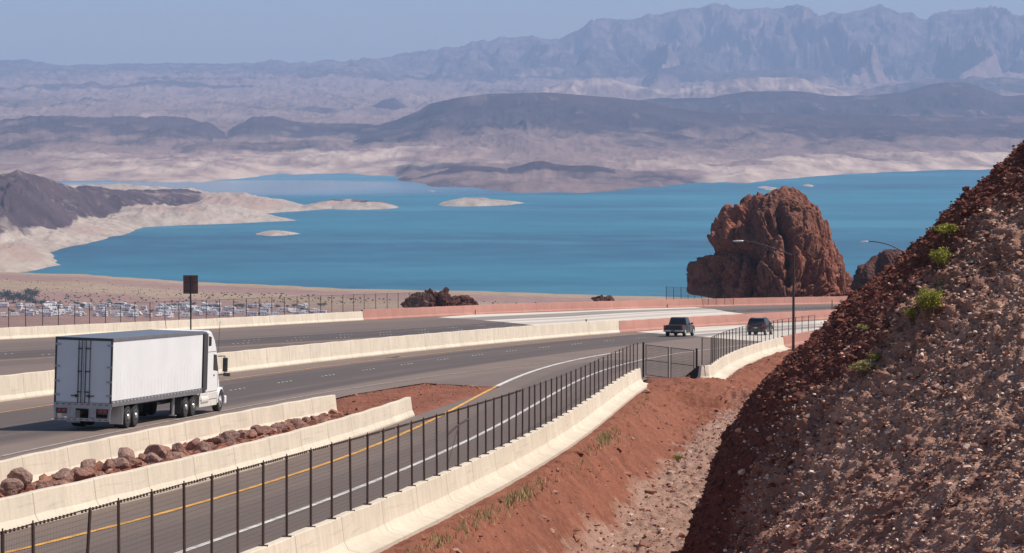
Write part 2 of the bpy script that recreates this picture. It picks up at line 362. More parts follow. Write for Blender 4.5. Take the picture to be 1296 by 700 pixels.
M_LEAF = leaf_mat('creosote_leaves', (0.13,0.135,0.022), (0.42,0.39,0.075)); M_DRYLEAF = leaf_mat('dry_brush', (0.22,0.19,0.06), (0.42,0.35,0.17))
M_DARKLEAF = leaf_mat('dark_tree_leaves', (0.03,0.04,0.022), (0.09,0.10,0.06)); M_TWIG = plain('twig_bark', (0.13,0.09,0.06), .9)
M_GRASSLEAF = leaf_mat('verge_grass_blades', (0.17,0.17,0.06), (0.40,0.31,0.16))

# ------------------------------------------------------------------ haze: the air between here and the mountains
mb = MB().box(-14000, 14000, -160, 39000, -70, 1350)
m, nt, b = new_mat('haze_air'); nt.nodes.remove(b); pv = nt.nodes.new('ShaderNodeVolumePrincipled')
pv.inputs['Color'].default_value = HAZE_COLOR; pv.inputs['Density'].default_value = HAZE_DENSITY; pv.inputs['Anisotropy'].default_value = 0.0
nt.links.new(pv.outputs[0], nt.nodes['Material Output'].inputs['Volume'])
tag(mb.build('haze', m), kind='stuff')

# ------------------------------------------------------------------ setting: near ground sheet, lake, far land
def shore_near(x):       # distance of the near shoreline along picture column x
    y = np.interp(x, [-900,0,42,105,147,184,236,340,440,607,759,880,1300,2200], [338,344,346.2,347.5,351,353,357,361,366,369,374,377,381,388])
    return np.array([ -EYE/ (ray(648, q)[2]/ray(648, q)[1]) for q in np.ravel(y)]).reshape(np.shape(y))
def plain_z(xp, D):
    ds = shore_near(xp[:, 0])[:, None] if np.ndim(xp) == 2 else shore_near(xp)
    e = ds - D
    z = np.where(e > 0, np.minimum(e*.06, 1.8 + e*.0095), e*.02)
    return z + np.maximum(0, 2650-D)*.022
nx, ny = 560, 620
xs = np.linspace(-900, 2200, nx); Ds = np.geomspace(28, 5200, ny)
XP, DD = np.meshgrid(xs, Ds, indexing='ij'); GX = (XP-648)/FPX*DD*1.0; GY = DD
pz = plain_z(XP, DD)
drop = np.maximum(0, L_FAR(GY)-GX-4.0)
zr = plane_z(GY) - 0.5 - 3.4*sstep(0.5, 4, GX-np.where(GY<215, L_C(GY), L_E(GY)))*(GY<330) - .42*drop - np.maximum(0, GY-640)*.12
GZ = np.maximum(zr, pz + fbm(GX*.004, GY*.004, octv=4, seed=3)*3*sstep(500, 2000, DD)*sstep(0, 400, shore_near(xs)[:,None]-DD))
ds = shore_near(xs)[:, None] - DD
sand = np.maximum(sstep(160, 40, ds), .75*sstep(620, 350, ds + 160*fbm(GX*.003, GY*.003, seed=5))*sstep(180, 300, ds))
tag(np_mesh('ground', np.stack([GX, GY, GZ], -1).reshape(-1, 3), grid_faces(nx, ny), M_GROUND, attrs={'sand': sand}), kind='structure')

np_mesh('lake_water', [(-9000,2500,0),(9000,2500,0),(9000,16000,0),(-9000,16000,0)], [(0,1,2,3)], M_WATER)['kind'] = 'structure'

# far shore, plains, mesas and mountains as one relief
nx, ny = 1150, 640
xs = np.linspace(-260, 1560, nx); Ds = np.geomspace(7000, 36000, ny)
XP, DD = np.meshgrid(xs, Ds, indexing='ij'); GX = (XP-648)/FPX*DD; GY = DD
def D_of(y): q = ray(648, y); return -EYE/(q[2]/q[1])
ysh = np.interp(xs, [-420,60,100,250,351,441,501,520,560,640,660,721,781,821,880,920,944,980,1035,1095,1252,1720],
                    [233,230,228,230.5,221,220.5,223,230,234,241,243,243.5,241,236.5,232,230,231.5,227,223,219,213.5,211])
dsh = np.array([D_of(y) for y in ysh])[:, None]
jit = 130*fbm(XP*.03, DD*.002, octv=4, seed=21)
e = DD - dsh + jit
base = np.interp(DD, [7000,8800,11000,14000,20000,24000,28000,36000], [2,4,24,46,122,196,262,330])
Z = np.where(e > 0, np.minimum(base, 1.0 + e*.014), e*.03)
hills = .55*fbm(GX*.0022, GY*.0016, octv=6, seed=31, ridged=True) + .75*np.maximum(0, fbm(GX*.006, GY*.0026, octv=5, seed=33, ridged=True, gain=.6)+.1)
Z += np.clip(e/500, 0, 1)*(hills+.35)*np.interp(DD, [7000, 11000, 20000, 30000], [14, 24, 50, 70])
WX = GX + 260*fbm(GX*.0012, GY*.0008, octv=3, seed=91); WY = GY + 400*fbm(GX*.0009+9, GY*.0007, octv=3, seed=93)
patch = fbm(WX*.0011, WY*.0006, octv=5, seed=41)
rock = np.clip(.10 + .75*patch, 0, .62)*np.clip(e/700, .35, 1)
rock = np.maximum(rock, sstep(20000, 25500, DD)*np.clip(.50+.5*patch, .2, .8))
shoreb = sstep(2100, 250, e + 900*fbm(WX*.0009, WY*.0005, octv=4, seed=95))
pale = np.clip(shoreb*.75 + .45*sstep(.25, .6, fbm(WX*.0013+4, WY*.0008, octv=4, seed=97)), 0, 1)*np.interp(DD, [7000, 12000, 30000], [1, .7, .45])
pen = sstep(470, 520, XP)*sstep(930, 870, XP)*sstep(9300, 8800, DD + 500*fbm(WX*.002, WY*.001, octv=3, seed=98))
pale *= 1-.85*pen; rock = np.maximum(rock, pen*np.clip(.52+.5*fbm(WX*.004, WY*.002, octv=5, seed=99), 0, .8))
pale *= np.interp(XP, [-260, 200, 520, 700, 1560], [.55, .6, .9, 1, 1])
def ridge(pts, D0, wf, wb, rk, power=1.2, gully=.5, gs=.0016, seed=1, cliff=None, jag=2.0, pl=0.0):
    global Z, rock, pale
    px_, py_ = zip(*pts); yy = np.interp(xs, px_, py_) + jag*fbm(xs*.06, xs*0, octv=5, seed=seed+70, gain=.6)
    zr = np.array([y2z(y, D0) for y in yy])[:, None]; inside = sstep(px_[0]-14, px_[0]+14, xs)*sstep(px_[-1]+14, px_[-1]-14, xs)
    wv = 1+.4*fbm(WX*.0007+seed, WY*.0005, octv=3, seed=seed+5)
    t = np.where(DD < D0, (D0-DD)/(wf*wv), (DD-D0)/wb)
    g = fbm(WX*gs*2.6, WY*gs*.6, octv=6, seed=seed, ridged=True, gain=.58)
    sh = np.clip(1-t, 0, 1)**power
    if cliff: sh = np.where(t < cliff[0], 1.0, np.where(t < cliff[0]+.06, 1-(t-cliff[0])/.06*cliff[1], (1-cliff[1])*np.clip(1-(t-cliff[0]-.06)/(1-cliff[0]-.06), 0, 1)**power))
    H = np.maximum(zr - Z, 0)*inside[:, None]
    mod = np.clip(sh + gully*(g-.42)*np.minimum(1, sh*3)*np.minimum(1, (1-sh)*2.0)*.62, 0, 1.02)
    Z = Z + H*mod
    k = np.clip(sh*2.2+.45*(g-.15), 0, 1)*(H > 8)*(DD < D0+wb*.6)*sstep(.02, .32, sh + .14*patch + .16*fbm(WX*gs*2.2, WY*gs*.9, octv=5, seed=seed+6, gain=.6))*np.clip(.95+.5*fbm(WX*gs*2, WY*gs, octv=4, seed=seed+3), 0, 1)
    if pl: pale = np.maximum(pale*(1-k), k*pl)
    else: pale = pale*(1-k)
    rock = rock*(1-k) + k*rk
MAIN = [(300,80),(351,78),(426,78),(476,73),(527,65),(577,60),(612,50),(640,48),(675,44.5),(690,49),(708,48),(737,34),(756,23),(797,24),(820,18),(842,15),(878,10),(908,4),(944,11),(989,8),(1007,3.5),(1035,19),(1070,14),(1098,12.6),(1111,6),(1136,15),(1171,23),(1187,15),(1222,12.6),(1252,9),(1296,20),(1420,26),(1720,40)]
ridge([(-420,70),(0,75),(30,75),(90,83),(175,80),(300,80),(420,80)], 31000, 6000, 2500, .7, 1.3, .6, .0006, 3)
ridge(MAIN, 30000, 7800, 4000, .58, 1.5, 1.9, .00055, 9, jag=4.5)
ridge([(560,100),(640,82),(720,66),(800,60),(900,70),(1000,64),(1100,72),(1200,62),(1296,70),(1720,70)], 27500, 3200, 1500, .72, 1.2, 1.6, .0009, 57, jag=7)
ridge([(-420,104),(0,111),(50,107),(110,104),(150,108),(200,102),(255,104),(300,110),(360,108)], 22500, 1500, 1500, .8, 1.1, .7, .0012, 13, jag=4)
ridge([(180,97),(300,100),(400,92),(470,90),(520,96),(600,90),(680,95),(760,86),(830,80)], 25000, 1500, 1500, .72, 1.1, .8, .001, 17, jag=7)
ridge([(820,92),(850,84),(880,80),(900,92),(960,88),(1000,84),(1060,96)], 23500, 1300, 1200, .85, 1.1, .6, .001, 19, jag=4)
ridge([(660,118),(690,108),(730,100),(765,99),(800,108),(840,112),(900,106),(950,98),(1000,97),(1040,108),(1080,116)], 19500, 900, 1200, .1, 1.0, .7, .002, 23, jag=4, pl=.36)
ridge([(1080,118),(1140,104),(1200,98),(1296,98),(1500,95),(1720,100)], 20500, 1500, 1200, .75, 1.1, .6, .0012, 27, jag=4)
ridge([(470,134),(485,126),(500,123),(513,131)], 17000, 600, 600, .9, 1.0, .4, .002, 29, jag=.6)
ridge([(370,138),(400,135),(430,138)], 16500, 400, 500, .8, 1.0, .4, .002, 30, jag=.6)
ridge([(780,130),(830,124),(893,124),(944,116),(1015,115),(1045,121),(1085,121),(1110,120),(1146,116),(1171,108),(1197,104),(1227,105),(1268,121),(1296,120),(1340,114),(1420,118),(1720,126)], 15500, 1900, 900, .97, 1.15, .6, .0014, 33, jag=1.2)
ridge([(380,196),(400,187),(450,168),(500,152),(530,141),(545,131),(580,124),(612,119.5),(640,118),(690,117),(712,119),(760,122),(815,128),(850,137),(900,143),(980,144),(1080,146),(1296,150),(1720,155)], 12600, 2300, 1200, .97, 1.2, .5, .0016, 37, cliff=(.08,.22), jag=.8)
ridge([(-420,150),(0,151),(40,148),(75,146),(110,149),(150,148),(200,147),(231,149),(262,153)], 12300, 1700, 900, .80, 1.5, .9, .0016, 43, jag=3)
ridge([(240,158),(262,154),(280,161)], 12000, 500, 500, .85, 1.0, .6, .0016, 45, jag=1.5)
ridge([(285,166),(321,148),(346,146),(366,152),(400,157),(455,156),(540,166)], 12400, 1300, 900, .80, 1.4, .8, .0016, 47, jag=2.2)
ridge([(-420,172),(0,170),(60,168),(140,172),(210,170),(250,176)], 11000, 700, 700, .6, 1.2, .9, .002, 48, jag=3)
ridge([(230,184),(290,178),(330,180),(400,176),(440,181)], 10400, 500, 500, .55, 1.1, .9, .003, 49, jag=2.5)
ridge([(500,226),(545,216),(575,211),(602,210),(640,212),(660,208),(672,204),(686,202.5),(700,207),(722,210),(745,209),(772,213),(790,217)], 8450, 190, 330, .92, .9, .7, .005, 51, jag=1.6)
ridge([(540,232),(600,226),(650,228),(700,224),(760,227),(840,228)], 8000, 200, 200, .5, 1.0, .9, .006, 53, jag=2.5)
ridge([(770,220),(800,216),(830,221),(870,222),(905,220),(960,224)], 8700, 220, 200, .7, 1.0, .9, .006, 55, jag=2)
tag(np_mesh('mountains', np.stack([GX, GY, Z], -1).reshape(-1, 3), grid_faces(nx, ny), M_FAR, attrs={'rock': rock, 'pale': pale}), kind='structure')

# headland and spit on the left, and low islands, each an own relief rising out of the lake
def sdf(px_, py_, poly):
    P = np.asarray(poly); d = np.full(px_.shape, 1e18); ins = np.zeros(px_.shape, bool)
    for (ax, ay), (bx, by) in zip(P, np.roll(P, -1, 0)):
        ex, ey = bx-ax, by-ay; t = np.clip(((px_-ax)*ex+(py_-ay)*ey)/(ex*ex+ey*ey+1e-9), 0, 1)
        d = np.minimum(d, (px_-ax-ex*t)**2+(py_-ay-ey*t)**2); c_ = ((ay > py_) != (by > py_)) & (px_ < ex*(py_-ay)/(ey+1e-12)+ax); ins ^= c_
    return np.where(ins, 1, -1)*np.sqrt(d)
def lake_pts(pts): return [tuple(AT(x, y, D_of(y))[:2]) for x, y in pts]
def relief(name, shore, box, res, top, mat, ridges, label=None, cat=None, kind='structure', seed=5, ring=26, amp=6.0):
    x0, x1, y0, y1 = box; nx, ny = res
    xs_ = np.linspace(x0, x1, nx); Dd = np.geomspace(D_of(y1), D_of(y0), ny)
    XPi, D_ = np.meshgrid(xs_, Dd, indexing='ij'); X_ = (XPi-648)/FPX*D_; Y_ = D_
    s = sdf(X_, Y_, lake_pts(shore)) + 26*fbm(X_*.006, Y_*.004, octv=5, seed=seed)
    z = np.where(s > 0, top*(1-np.exp(-s/ (top*4.0))) , s*.1)
    z += np.clip(s/60, 0, 1)*amp*(fbm(X_*.010, Y_*.005, octv=6, seed=seed+3, ridged=True, gain=.6)+.1)
    rk = np.zeros_like(z); pl = np.zeros_like(z)
    nz = fbm(X_*.012, Y_*.006, octv=5, seed=seed+17, gain=.6)
    for pts, D0, wf, wb in ridges:
        px_, py_ = zip(*pts)
        D0 = np.broadcast_to(np.asarray(D0(xs_) if callable(D0) else D0, float), xs_.shape); wf = np.broadcast_to(np.asarray(wf(xs_) if callable(wf) else wf, float), xs_.shape)
        zr = np.array([y2z(y, d) for y, d in zip(np.interp(xs_, px_, py_)+.9*fbm(xs_*.12, xs_*0, octv=4, seed=seed+1), D0)])[:, None]
        ins = (sstep(px_[0]-6, px_[0]+6, xs_)*sstep(px_[-1]+6, px_[-1]-6, xs_))[:, None]
        t = np.where(D_ < D0[:,None], (D0[:,None]-D_)/wf[:,None], (D_-D0[:,None])/wb); g = fbm(X_*.011+.6*fbm(X_*.004, Y_*.003, octv=2, seed=seed+2), Y_*.0045, octv=6, seed=seed+9, ridged=True, gain=.6)
        sh = np.clip(1-t, 0, 1)**1.1; H = np.maximum(zr-z, 0)*ins*np.clip(s/120, 0, 1)
        z = z + H*np.clip(sh+.62*(g-.2)*np.minimum(1, sh*2.5)*np.minimum(1, (1-sh)*2.5), 0, 1.03); rk = np.maximum(rk, ins*sstep(-.02, .14, sh+.10*nz)*(t < 1.2)*np.clip(.82+.55*nz, 0, 1))
    rk = rk*sstep(.3, .9, z/max(ring*.5, .1)); pl = np.clip(sstep(.0, .5, fbm(X_*.005, Y_*.003, octv=5, seed=seed+19))*.7, 0, 1)*sstep(2, 8, z)*(1-.8*np.clip(rk, 0, 1))
    o = np_mesh(name, np.stack([X_, Y_, z], -1).reshape(-1, 3), grid_faces(nx, ny), mat, attrs={'rock': rk, 'pale': pl})
    return tag(o, label, cat, None, kind)
relief('headland_hill', [(-400,330),(-100,350),(0,347),(40,344),(62,338),(77,335.5),(60,327),(58,320),(82,312),(123,305),(140,300),(156,297),(170,291),(182,287.5),(227,285),(292,282.6),(343,280),(366,279),(340,276),(300,274),(335,270),(375,268),(394,266.5),(388,262),(372,257.5),(340,254),(300,252),(260,249),(230,247),(190,246),(120,244),(-100,240),(-400,240)],
    (-420, 420, 236, 356), (560, 420), 20, M_HEAD,
    [([(-420,205),(-60,222),(0,221),(10,220),(21,214.6),(36,220),(52,222.7),(75,231),(100,240),(118,254)], lambda x: np.interp(x, [0,65,130], [5420,5650,5900]), lambda x: np.interp(x, [0,65,130], [560,500,260]), 900),
     ([(90,246),(100,239),(110,235.6),(130,238),(162,241.5),(194,245),(227,245),(256,249)], lambda x: np.interp(x, [90,130,162,207,256], [5850,6000,6250,6420,6560]), lambda x: np.interp(x, [90,130,256], [380,330,180]), 500)], seed=61, ring=24, amp=12)
relief('spit_islands', [(385,266),(400,265),(420,264),(450,265.5),(480,265),(505,264),(514,262.5),(505,260),(490,258),(470,256),(440,257),(420,257),(400,258),(385,261)], (370, 530, 250, 272), (260, 160), 8, M_HEAD,
    [([(395,256),(403,252.5),(410,252),(418,254),(426,252.5),(436,257)], 6720, 90, 90), ([(444,259),(462,255),(478,254),(500,258),(512,262)], 6700, 120, 120)], seed=67, ring=14, amp=9)
relief('long_island', [(548,259.5),(556,261.2),(590,261.5),(620,261),(650,259.5),(668,257),(655,255.5),(630,256),(600,254),(570,254.5),(555,257)], (535, 685, 248, 268), (260, 140), 7, M_HEAD,
    [([(556,256),(575,251),(600,249.5),(625,251),(655,256)], 6750, 150, 120)], seed=71, ring=40, amp=8)
relief('pale_islet', [(325,297),(340,299),(360,298.5),(380,296),(365,293.8),(345,292.5),(330,293.5)], (315, 392, 288, 302), (180, 120), 8, M_HEAD,
    [], seed=73, ring=40, amp=3)
relief('sand_bar', [(957,237),(975,240.5),(985,241),(983,238),(970,235.5)], (945, 995, 231, 245), (120, 90), 7, M_HEAD, [], seed=79, ring=60, amp=3)
relief('dark_islet', [(1010,235),(1025,237),(1037,236),(1030,233),(1015,232.8)], (1000, 1045, 228, 240), (120, 90), 12, M_HEAD, [([(1008,236),(1018,229),(1026,230),(1036,235)], 8200, 120, 120)], seed=83, ring=4, amp=3)
relief('flat_islet', [(536,241.5),(548,243),(556,242),(546,240.6)], (528, 566, 236, 247), (90, 60), 5, M_HEAD, [], seed=87, ring=2, amp=3)

# ------------------------------------------------------------------ roads
def ribbon(name, xl, xr, y0, y1, dz, mat, n=260, cross=6, kind='structure', uvoff=None):
    Y = np.linspace(y0, y1, n); l = np.array([xl(v) for v in Y]); r = np.array([xr(v) for v in Y]); t = np.linspace(0, 1, cross)[None]
    X = l[:,None]*(1-t)+r[:,None]*t; YY = np.repeat(Y[:,None], cross, 1); Zz = plane_z(YY)+dz
    u0 = l if uvoff is None else np.array([uvoff(v) for v in Y])
    uv = np.stack([X-u0[:,None], YY], -1).reshape(-1, 2)
    o = np_mesh(name, np.stack([X, YY, Zz], -1).reshape(-1, 3), grid_faces(n, cross), mat, uv=uv)
    if kind: o['kind'] = kind
    return o
def poly_sheet(name, pts, dz, mat, uvoff, kind='structure'):
    P = [PT(x, y) for x, y in pts]; V = [(p[0], p[1], float(plane_z(p[1]))+dz) for p in P]
    me = bpy.data.meshes.new(name); me.from_pydata(V, [], [tuple(range(len(V)))]); l = me.uv_layers.new(name='UVMap')
    for lp in me.loops:
        v = V[lp.vertex_index]; l.data[lp.index].uv = (v[0]-uvoff(v[1]), v[1])
    me.materials.append(mat); o = bpy.data.objects.new(name, me); COL.objects.link(o); o['kind'] = kind; return o
def hwy_right(Y):
    a = L_A(Y)-.3 if Y < 168 else None
    g = L_EDGE(Y)+2.2
    if Y < 168: return float(a)
    return float((L_A(168)-.3)*(1-sstep(168, 200, Y)) + sstep(168, 200, Y)*(g+.3*(Y-200)*.02))
def ramp_right(Y):
    if Y < 211: return float(L_C(Y)-.15)
    if Y < 219: return float(L_C(211)+(Y-211)*.1)
    if Y < 297: return float(max(L_C(211)+.8, 11.9*0+L_D(max(Y,212))-.1) if Y > 221.5 else L_C(211)+.8+ (Y-219)*1.6)
    return float(L_E(Y)-.2)
ribbon('highway_road', L_MED, hwy_right, 75, 262, 0.0, M_HWY)
ribbon('highway_road', L_MED, ramp_right, 262, 700, 0.0, M_HWY)
ribbon('opposite_road', L_FAR, lambda Y: L_MED(Y)-.4, 120, 720, 0.0, M_OPP)
def ramp_left(Y):
    if Y < 168: return float(L_B(Y)+.3)
    if Y < 205: return float(L_B(168)+.3+(Y-168)*.105)
    return float(min(hwy_right(Y)-.02, L_RW(Y)-1)) if Y > 212 else float((L_B(168)+.3+37*.105)*(1-(Y-205)/7)+(hwy_right(212)-.02)*(Y-205)/7)
ribbon('ramp_road', ramp_left, ramp_right, 40, 262, 0.004, M_RAMP, uvoff=lambda Y: L_RY(Y)-.6)
# pale bridge deck on both carriageways
poly_sheet('opposite_deck_road', [(554,401.7),(600,404.6),(643,408.2),(693,413.6),(725,417.2),(738,416),(780,411),(830,407.8),(879,404.5),(938,400.0),(950,398.3),(920,394.5),(901,391),(880,388.9),(798,390.9),(723,394.0),(594,398.5)], .012, M_DECK2, L_FAR)
poly_sheet('highway_deck_road', [(805,420.3),(840,422.6),(876,425.3),(933,430.2),(985,433.6),(1010,432),(1060,424.5),(1100,420),(1180,413),(1250,408),(1250,392),(1100,402),(1000,408.0),(879,414.4)], .012, M_DECK, L_MED)
def stripe(name, f, y0, y1, w, mat, off=0, dz=.02, n=160):
    return ribbon(name, lambda Y: f(Y)+off-w/2, lambda Y: f(Y)+off+w/2, y0, y1, dz, mat, n, 2)
stripe('road_marking', L_YEL, 80, 420, .2, M_ORANGE_LINE)
stripe('road_marking', L_EDGE, 80, 300, .2, M_PALE_LINE)
stripe('road_marking', L_RY, 40, 206, .2, M_YELLOW_LINE); stripe('road_marking', L_RY, 206.5, 285, .3, M_WHITE_LINE)
stripe('road_marking', L_RW, 40, 330, .2, M_WHITE_LINE)
stripe('road_marking', L_FAR, 150, 560, .2, M_PALE_LINE, 21); stripe('road_marking', L_FAR, 150, 560, .2, M_ORANGE_LINE, 33.5)
mb = MB()                                          # lane lines: dashes of four raised dots
for f, off, y0, y1 in ((L_YEL, 4.6, 90, 420), (L_FAR, 25, 190, 560), (L_FAR, 29, 190, 560)):
    Y = y0
    while Y < y1:
        for k in range(4):
            yy = Y+k*1.1; x = float(f(yy))+off; z = float(plane_z(yy))
            mb.box(x-.07, x+.07, yy-.09, yy+.09, z+.006, z+.03)
        Y += 12.2
mb.build('road_marking', M_WHITE_LINE)['kind'] = 'structure'

# ------------------------------------------------------------------ concrete barriers
def resample(P, step):
    P = np.asarray(P, float); s = np.r_[0, np.cumsum(np.linalg.norm(np.diff(P[:, :2], axis=0), axis=1))]; n = max(2, int(s[-1]/step)+1)
    q = np.linspace(0, s[-1], n); return np.stack([np.interp(q, s, P[:, i]) for i in range(P.shape[1])], -1), q
def barrier(name, XY, h, mat, label, lip=.30, foot=0.25, cat='barrier', plinth=0, wide=.10):
    P, q = resample(XY, 1.0); T = np.gradient(P, axis=0); T /= np.linalg.norm(T, axis=1)[:, None]; N = np.stack([T[:, 1], -T[:, 0]], -1)
    prof = [(-lip,-foot),(-lip,.08),(-.62*lip,.30),(-wide-.015,h-.02),(-wide,h),(wide,h),(wide+.015,h-.02),(.62*lip,.30),(lip,.08),(lip,-foot)]
    if plinth: prof = prof[:-2] + [(lip,.10),(lip+plinth,-.02),(lip+plinth,-foot)]
    V, UV = [], []
    for (x, y), (nx_, ny_), s in zip(P, N, q):
        wob = .012*math.sin(s*1.03)
        for a, z in prof:
            V.append((x+nx_*a, y+ny_*a, float(plane_z(y))+z+(wob if z > .2 else 0))); UV.append((s, z))
    n = len(prof); F = grid_faces(len(P), n)
    o = np_mesh(name, V, F, mat, smooth=False, uv=np.array(UV))
    me = o.data
    import bmesh
    bm = bmesh.new(); bm.from_mesh(me); bm.verts.ensure_lookup_table()
    for base in (0, (len(P)-1)*n):
        try: bm.faces.new([bm.verts[base+k] for k in range(n)])
        except Exception: pass
    bmesh.ops.recalc_face_normals(bm, faces=bm.faces); bm.to_mesh(me); bm.free()
    return tag(o, label, cat)
def curve_pts(f, y0, y1, off=0, n=80): return [(float(f(Y))+off, Y) for Y in np.linspace(y0, y1, n)]
Y_FAR_JOINT, Y_MED_JOINT = 437.0, 361.0
barrier('concrete_barrier', curve_pts(L_FAR, 140, Y_FAR_JOINT, -.3), 1.12, M_CREAM, 'long cream concrete barrier at the far side of the highway, below the dark wire fence')
barrier('concrete_barrier', curve_pts(L_FAR, Y_FAR_JOINT+.05, 760, -.3), 1.30, M_PINK, 'far pink concrete barrier running past the big red rock')
barrier('concrete_barrier', curve_pts(L_MED, 80, Y_MED_JOINT, -.3), 1.36, M_CREAM, 'cream concrete median barrier behind the white truck')
barrier('concrete_barrier', curve_pts(L_MED, Y_MED_JOINT+.05, 640, -.3), 1.20, M_PINK, 'pink concrete median barrier behind the two dark vehicles')
barrier('concrete_barrier', curve_pts(L_A, 60, 168), 1.0, M_CREAM, 'cream concrete barrier between the truck and the row of boulders')
barrier('concrete_barrier', curve_pts(L_B, 50, 167), .92, M_CREAM, 'cream concrete barrier in front of the boulders, on the left of the ramp')
barrier('concrete_barrier', curve_pts(L_C, 40, 211), .95, M_CREAM, 'long cream concrete barrier below the near wire fence, above the red ditch', plinth=.45)
Dcurve = [PT(x, y)[:2] for x, y in [(890.5,481),(896,485)]]
dpts = [(11.78, 216.9), (11.95, 215.6)] + curve_pts(L_D, 217.5, D_END-.1, 0, 40)
barrier('concrete_barrier', dpts, .95, M_CREAM, 'curved cream concrete wall to the right of the wire gate', plinth=.5)
barrier('concrete_barrier', [(float(L_E(Y)), Y) for Y in np.linspace(D_END, 420, 30)], 1.0, M_PINK, 'short pink concrete barrier behind the tall lamp post, ending behind the hill')

# ------------------------------------------------------------------ wire fences
def fence(name, pts, h0, h1, dz, label, mat, post_r, tilt=None, spacing_mesh=True, rail=None, mesh_bot=.05, brace=None):
    """pts: (x, y) of each post; posts h0 tall at the first and h1 at the last, standing dz above the road plane"""
    root = empty(name, (pts[0][0], pts[0][1], float(plane_z(pts[0][1]))+dz)); tag(root, label, 'fence', None); base = Vector(root.location)
    H = np.linspace(h0, h1, len(pts)); P = [Vector((x, y, float(plane_z(y))+dz)) - base for x, y in pts]
    for i, (p, h) in enumerate(zip(P, H)):
        lean = Vector((tilt[i], 0, 0)) if tilt and i in tilt else Vector((random.gauss(0, .012), 0, 0))
        mb = MB().tube(p, p+Vector((0,0,h))+lean, post_r, n=8)
        if dz > .9 and post_r > .0305:
            mb.box(p.x-.11, p.x+.11, p.y-.09, p.y+.09, p.z-.004, p.z+.018)
            mb.tube(p+lean+Vector((0,0,h)), p+lean+Vector((0,0,h+.05)), post_r*.5, n=6)
        mb.build('post', mat, root, smooth=False)
    V, UV, F = [], [], []; s = 0
    for i, (p, h) in enumerate(zip(P, H)):
        if i: s += (P[i]-P[i-1]).length
        off = Vector((-.05, 0, 0)); V += [p+off+Vector((0,0,mesh_bot)), p+off+Vector((0,0,h-.02))]; UV += [(s, 0), (s, h)]
        if i: F.append((2*i-2, 2*i, 2*i+1, 2*i-1))
    np_mesh('wire_mesh', [tuple(v) for v in V], F, M_MESH, root, smooth=False, uv=np.array(UV))
    w = MB()
    for i in range(1, len(P)):
        a = P[i-1]+Vector((-.05,0,H[i-1]-.02)); b_ = P[i]+Vector((-.05,0,H[i]-.02)); mid = (a+b_)/2-Vector((0,0,.02))
        w.tube(a, mid, .014, n=5).tube(mid, b_, .014, n=5)
        if post_r > .0305 and dz > .9 and (P[i]-Vector((0,0,0))+base).y < 130:
            L = (b_-a).length
            for k in range(int(L/.26)):
                q = a.lerp(b_, (k+.5)/(L/.26)); w.box(q.x-.018, q.x+.018, q.y-.018, q.y+.018, q.z-.045, q.z+.012)
    w.build('top_wire', mat, root)
    if brace:
        i0, i1 = brace; z = Vector((0,0,H[i0]*.72)); g = MB().tube(P[i0]+z*.86, P[i0+1]+z*1.0, .03).tube(P[i0+1]+z, P[i1]+z*1.06, .03).tube(P[i0]+Vector((0,0,.15)), P[i0+1]+z*.95, .012)
        g.build('brace_rail', mat, root)
    return root
# posts along the near barrier
near_x = [-30,4,43,106,151,193.5,233.6,268,301,333,363,393.5,420,444,465,485,504,521.6,537,553,566.5,580,592.6,604.5,615,625,635,644.5,653,661.4,669.6,677,684.4,691,698,704.5,710.4,717,723,729,735,741,747,752.5,758,763.5,769,774,779,784,788.5,793,797.5,802,806.5]
Yg = np.linspace(40, 213, 4000); Xg = L_C(Yg)
pxg = 648+FPX*Xg/(Yg*math.cos(PITCH)+(SLOPE_A-.95+SLOPE_B*Yg)*math.sin(PITCH))
near_pts = [(float(np.interp(x, pxg, Xg)), float(np.interp(x, pxg, Yg))) for x in near_x]
fence('wire_fence', near_pts, 2.0, 1.55, .95, 'long brown post and wire fence standing on the near cream barrier along the ramp', M_METAL, .031, tilt={3: .13}, brace=(20, 22))
yl = []
Yd = 216.0
pts = [(11.85, 216.2)]
for Y in np.r_[np.linspace(217.6, 226, 4), np.linspace(229.5, D_END, 19)]: pts.append((float(L_D(max(Y, 212))), float(Y)))
for Y in np.linspace(D_END+5, D_END+27, 5): pts.append((float(L_E(Y)), float(Y)))
fence('wire_fence', pts, 1.75, 1.5, .95, 'dark wire fence on the curved cream wall in front of the black car', M_BLACKMETAL, .03)
# far side fence, on the bank behind the far barrier
far_x = [-28,-9,11,32.6,54,74,94.6,113.6,133.6,152.7,171,190,208.7,226.6,242,261,278,295.5,312,328,344,360,376,391,406,420,434,447.5,461,475.6,490,504,518,531,544]
Yg = np.linspace(250, 560, 6000); Xg = L_FAR(Yg)-1.6; pxg = 648+FPX*Xg/(Yg*math.cos(PITCH)+(SLOPE_A-1.0+SLOPE_B*Yg)*math.sin(PITCH))
far_pts = [(float(np.interp(x, pxg, Xg)), float(np.interp(x, pxg, Yg))) for x in far_x]
fence('wire_fence', far_pts, 2.75, 3.0, .3, 'tall dark post and wire fence behind the far cream barrier, with the camp beyond', M_BLACKMETAL, .034)
Yg2 = [(x, float(np.interp(x, pxg, Yg))) for x in ()]
rp = [PT(x, 389.0) for x in (861,870.5,880,889,897.5,906,915,925,936,947)]
fence('wire_fence', [(p[0]-2.0, p[1]+6) for p in rp], 3.0, 2.6, .3, 'short dark wire fence behind the far pink barrier below the big rock', M_BLACKMETAL, .04)

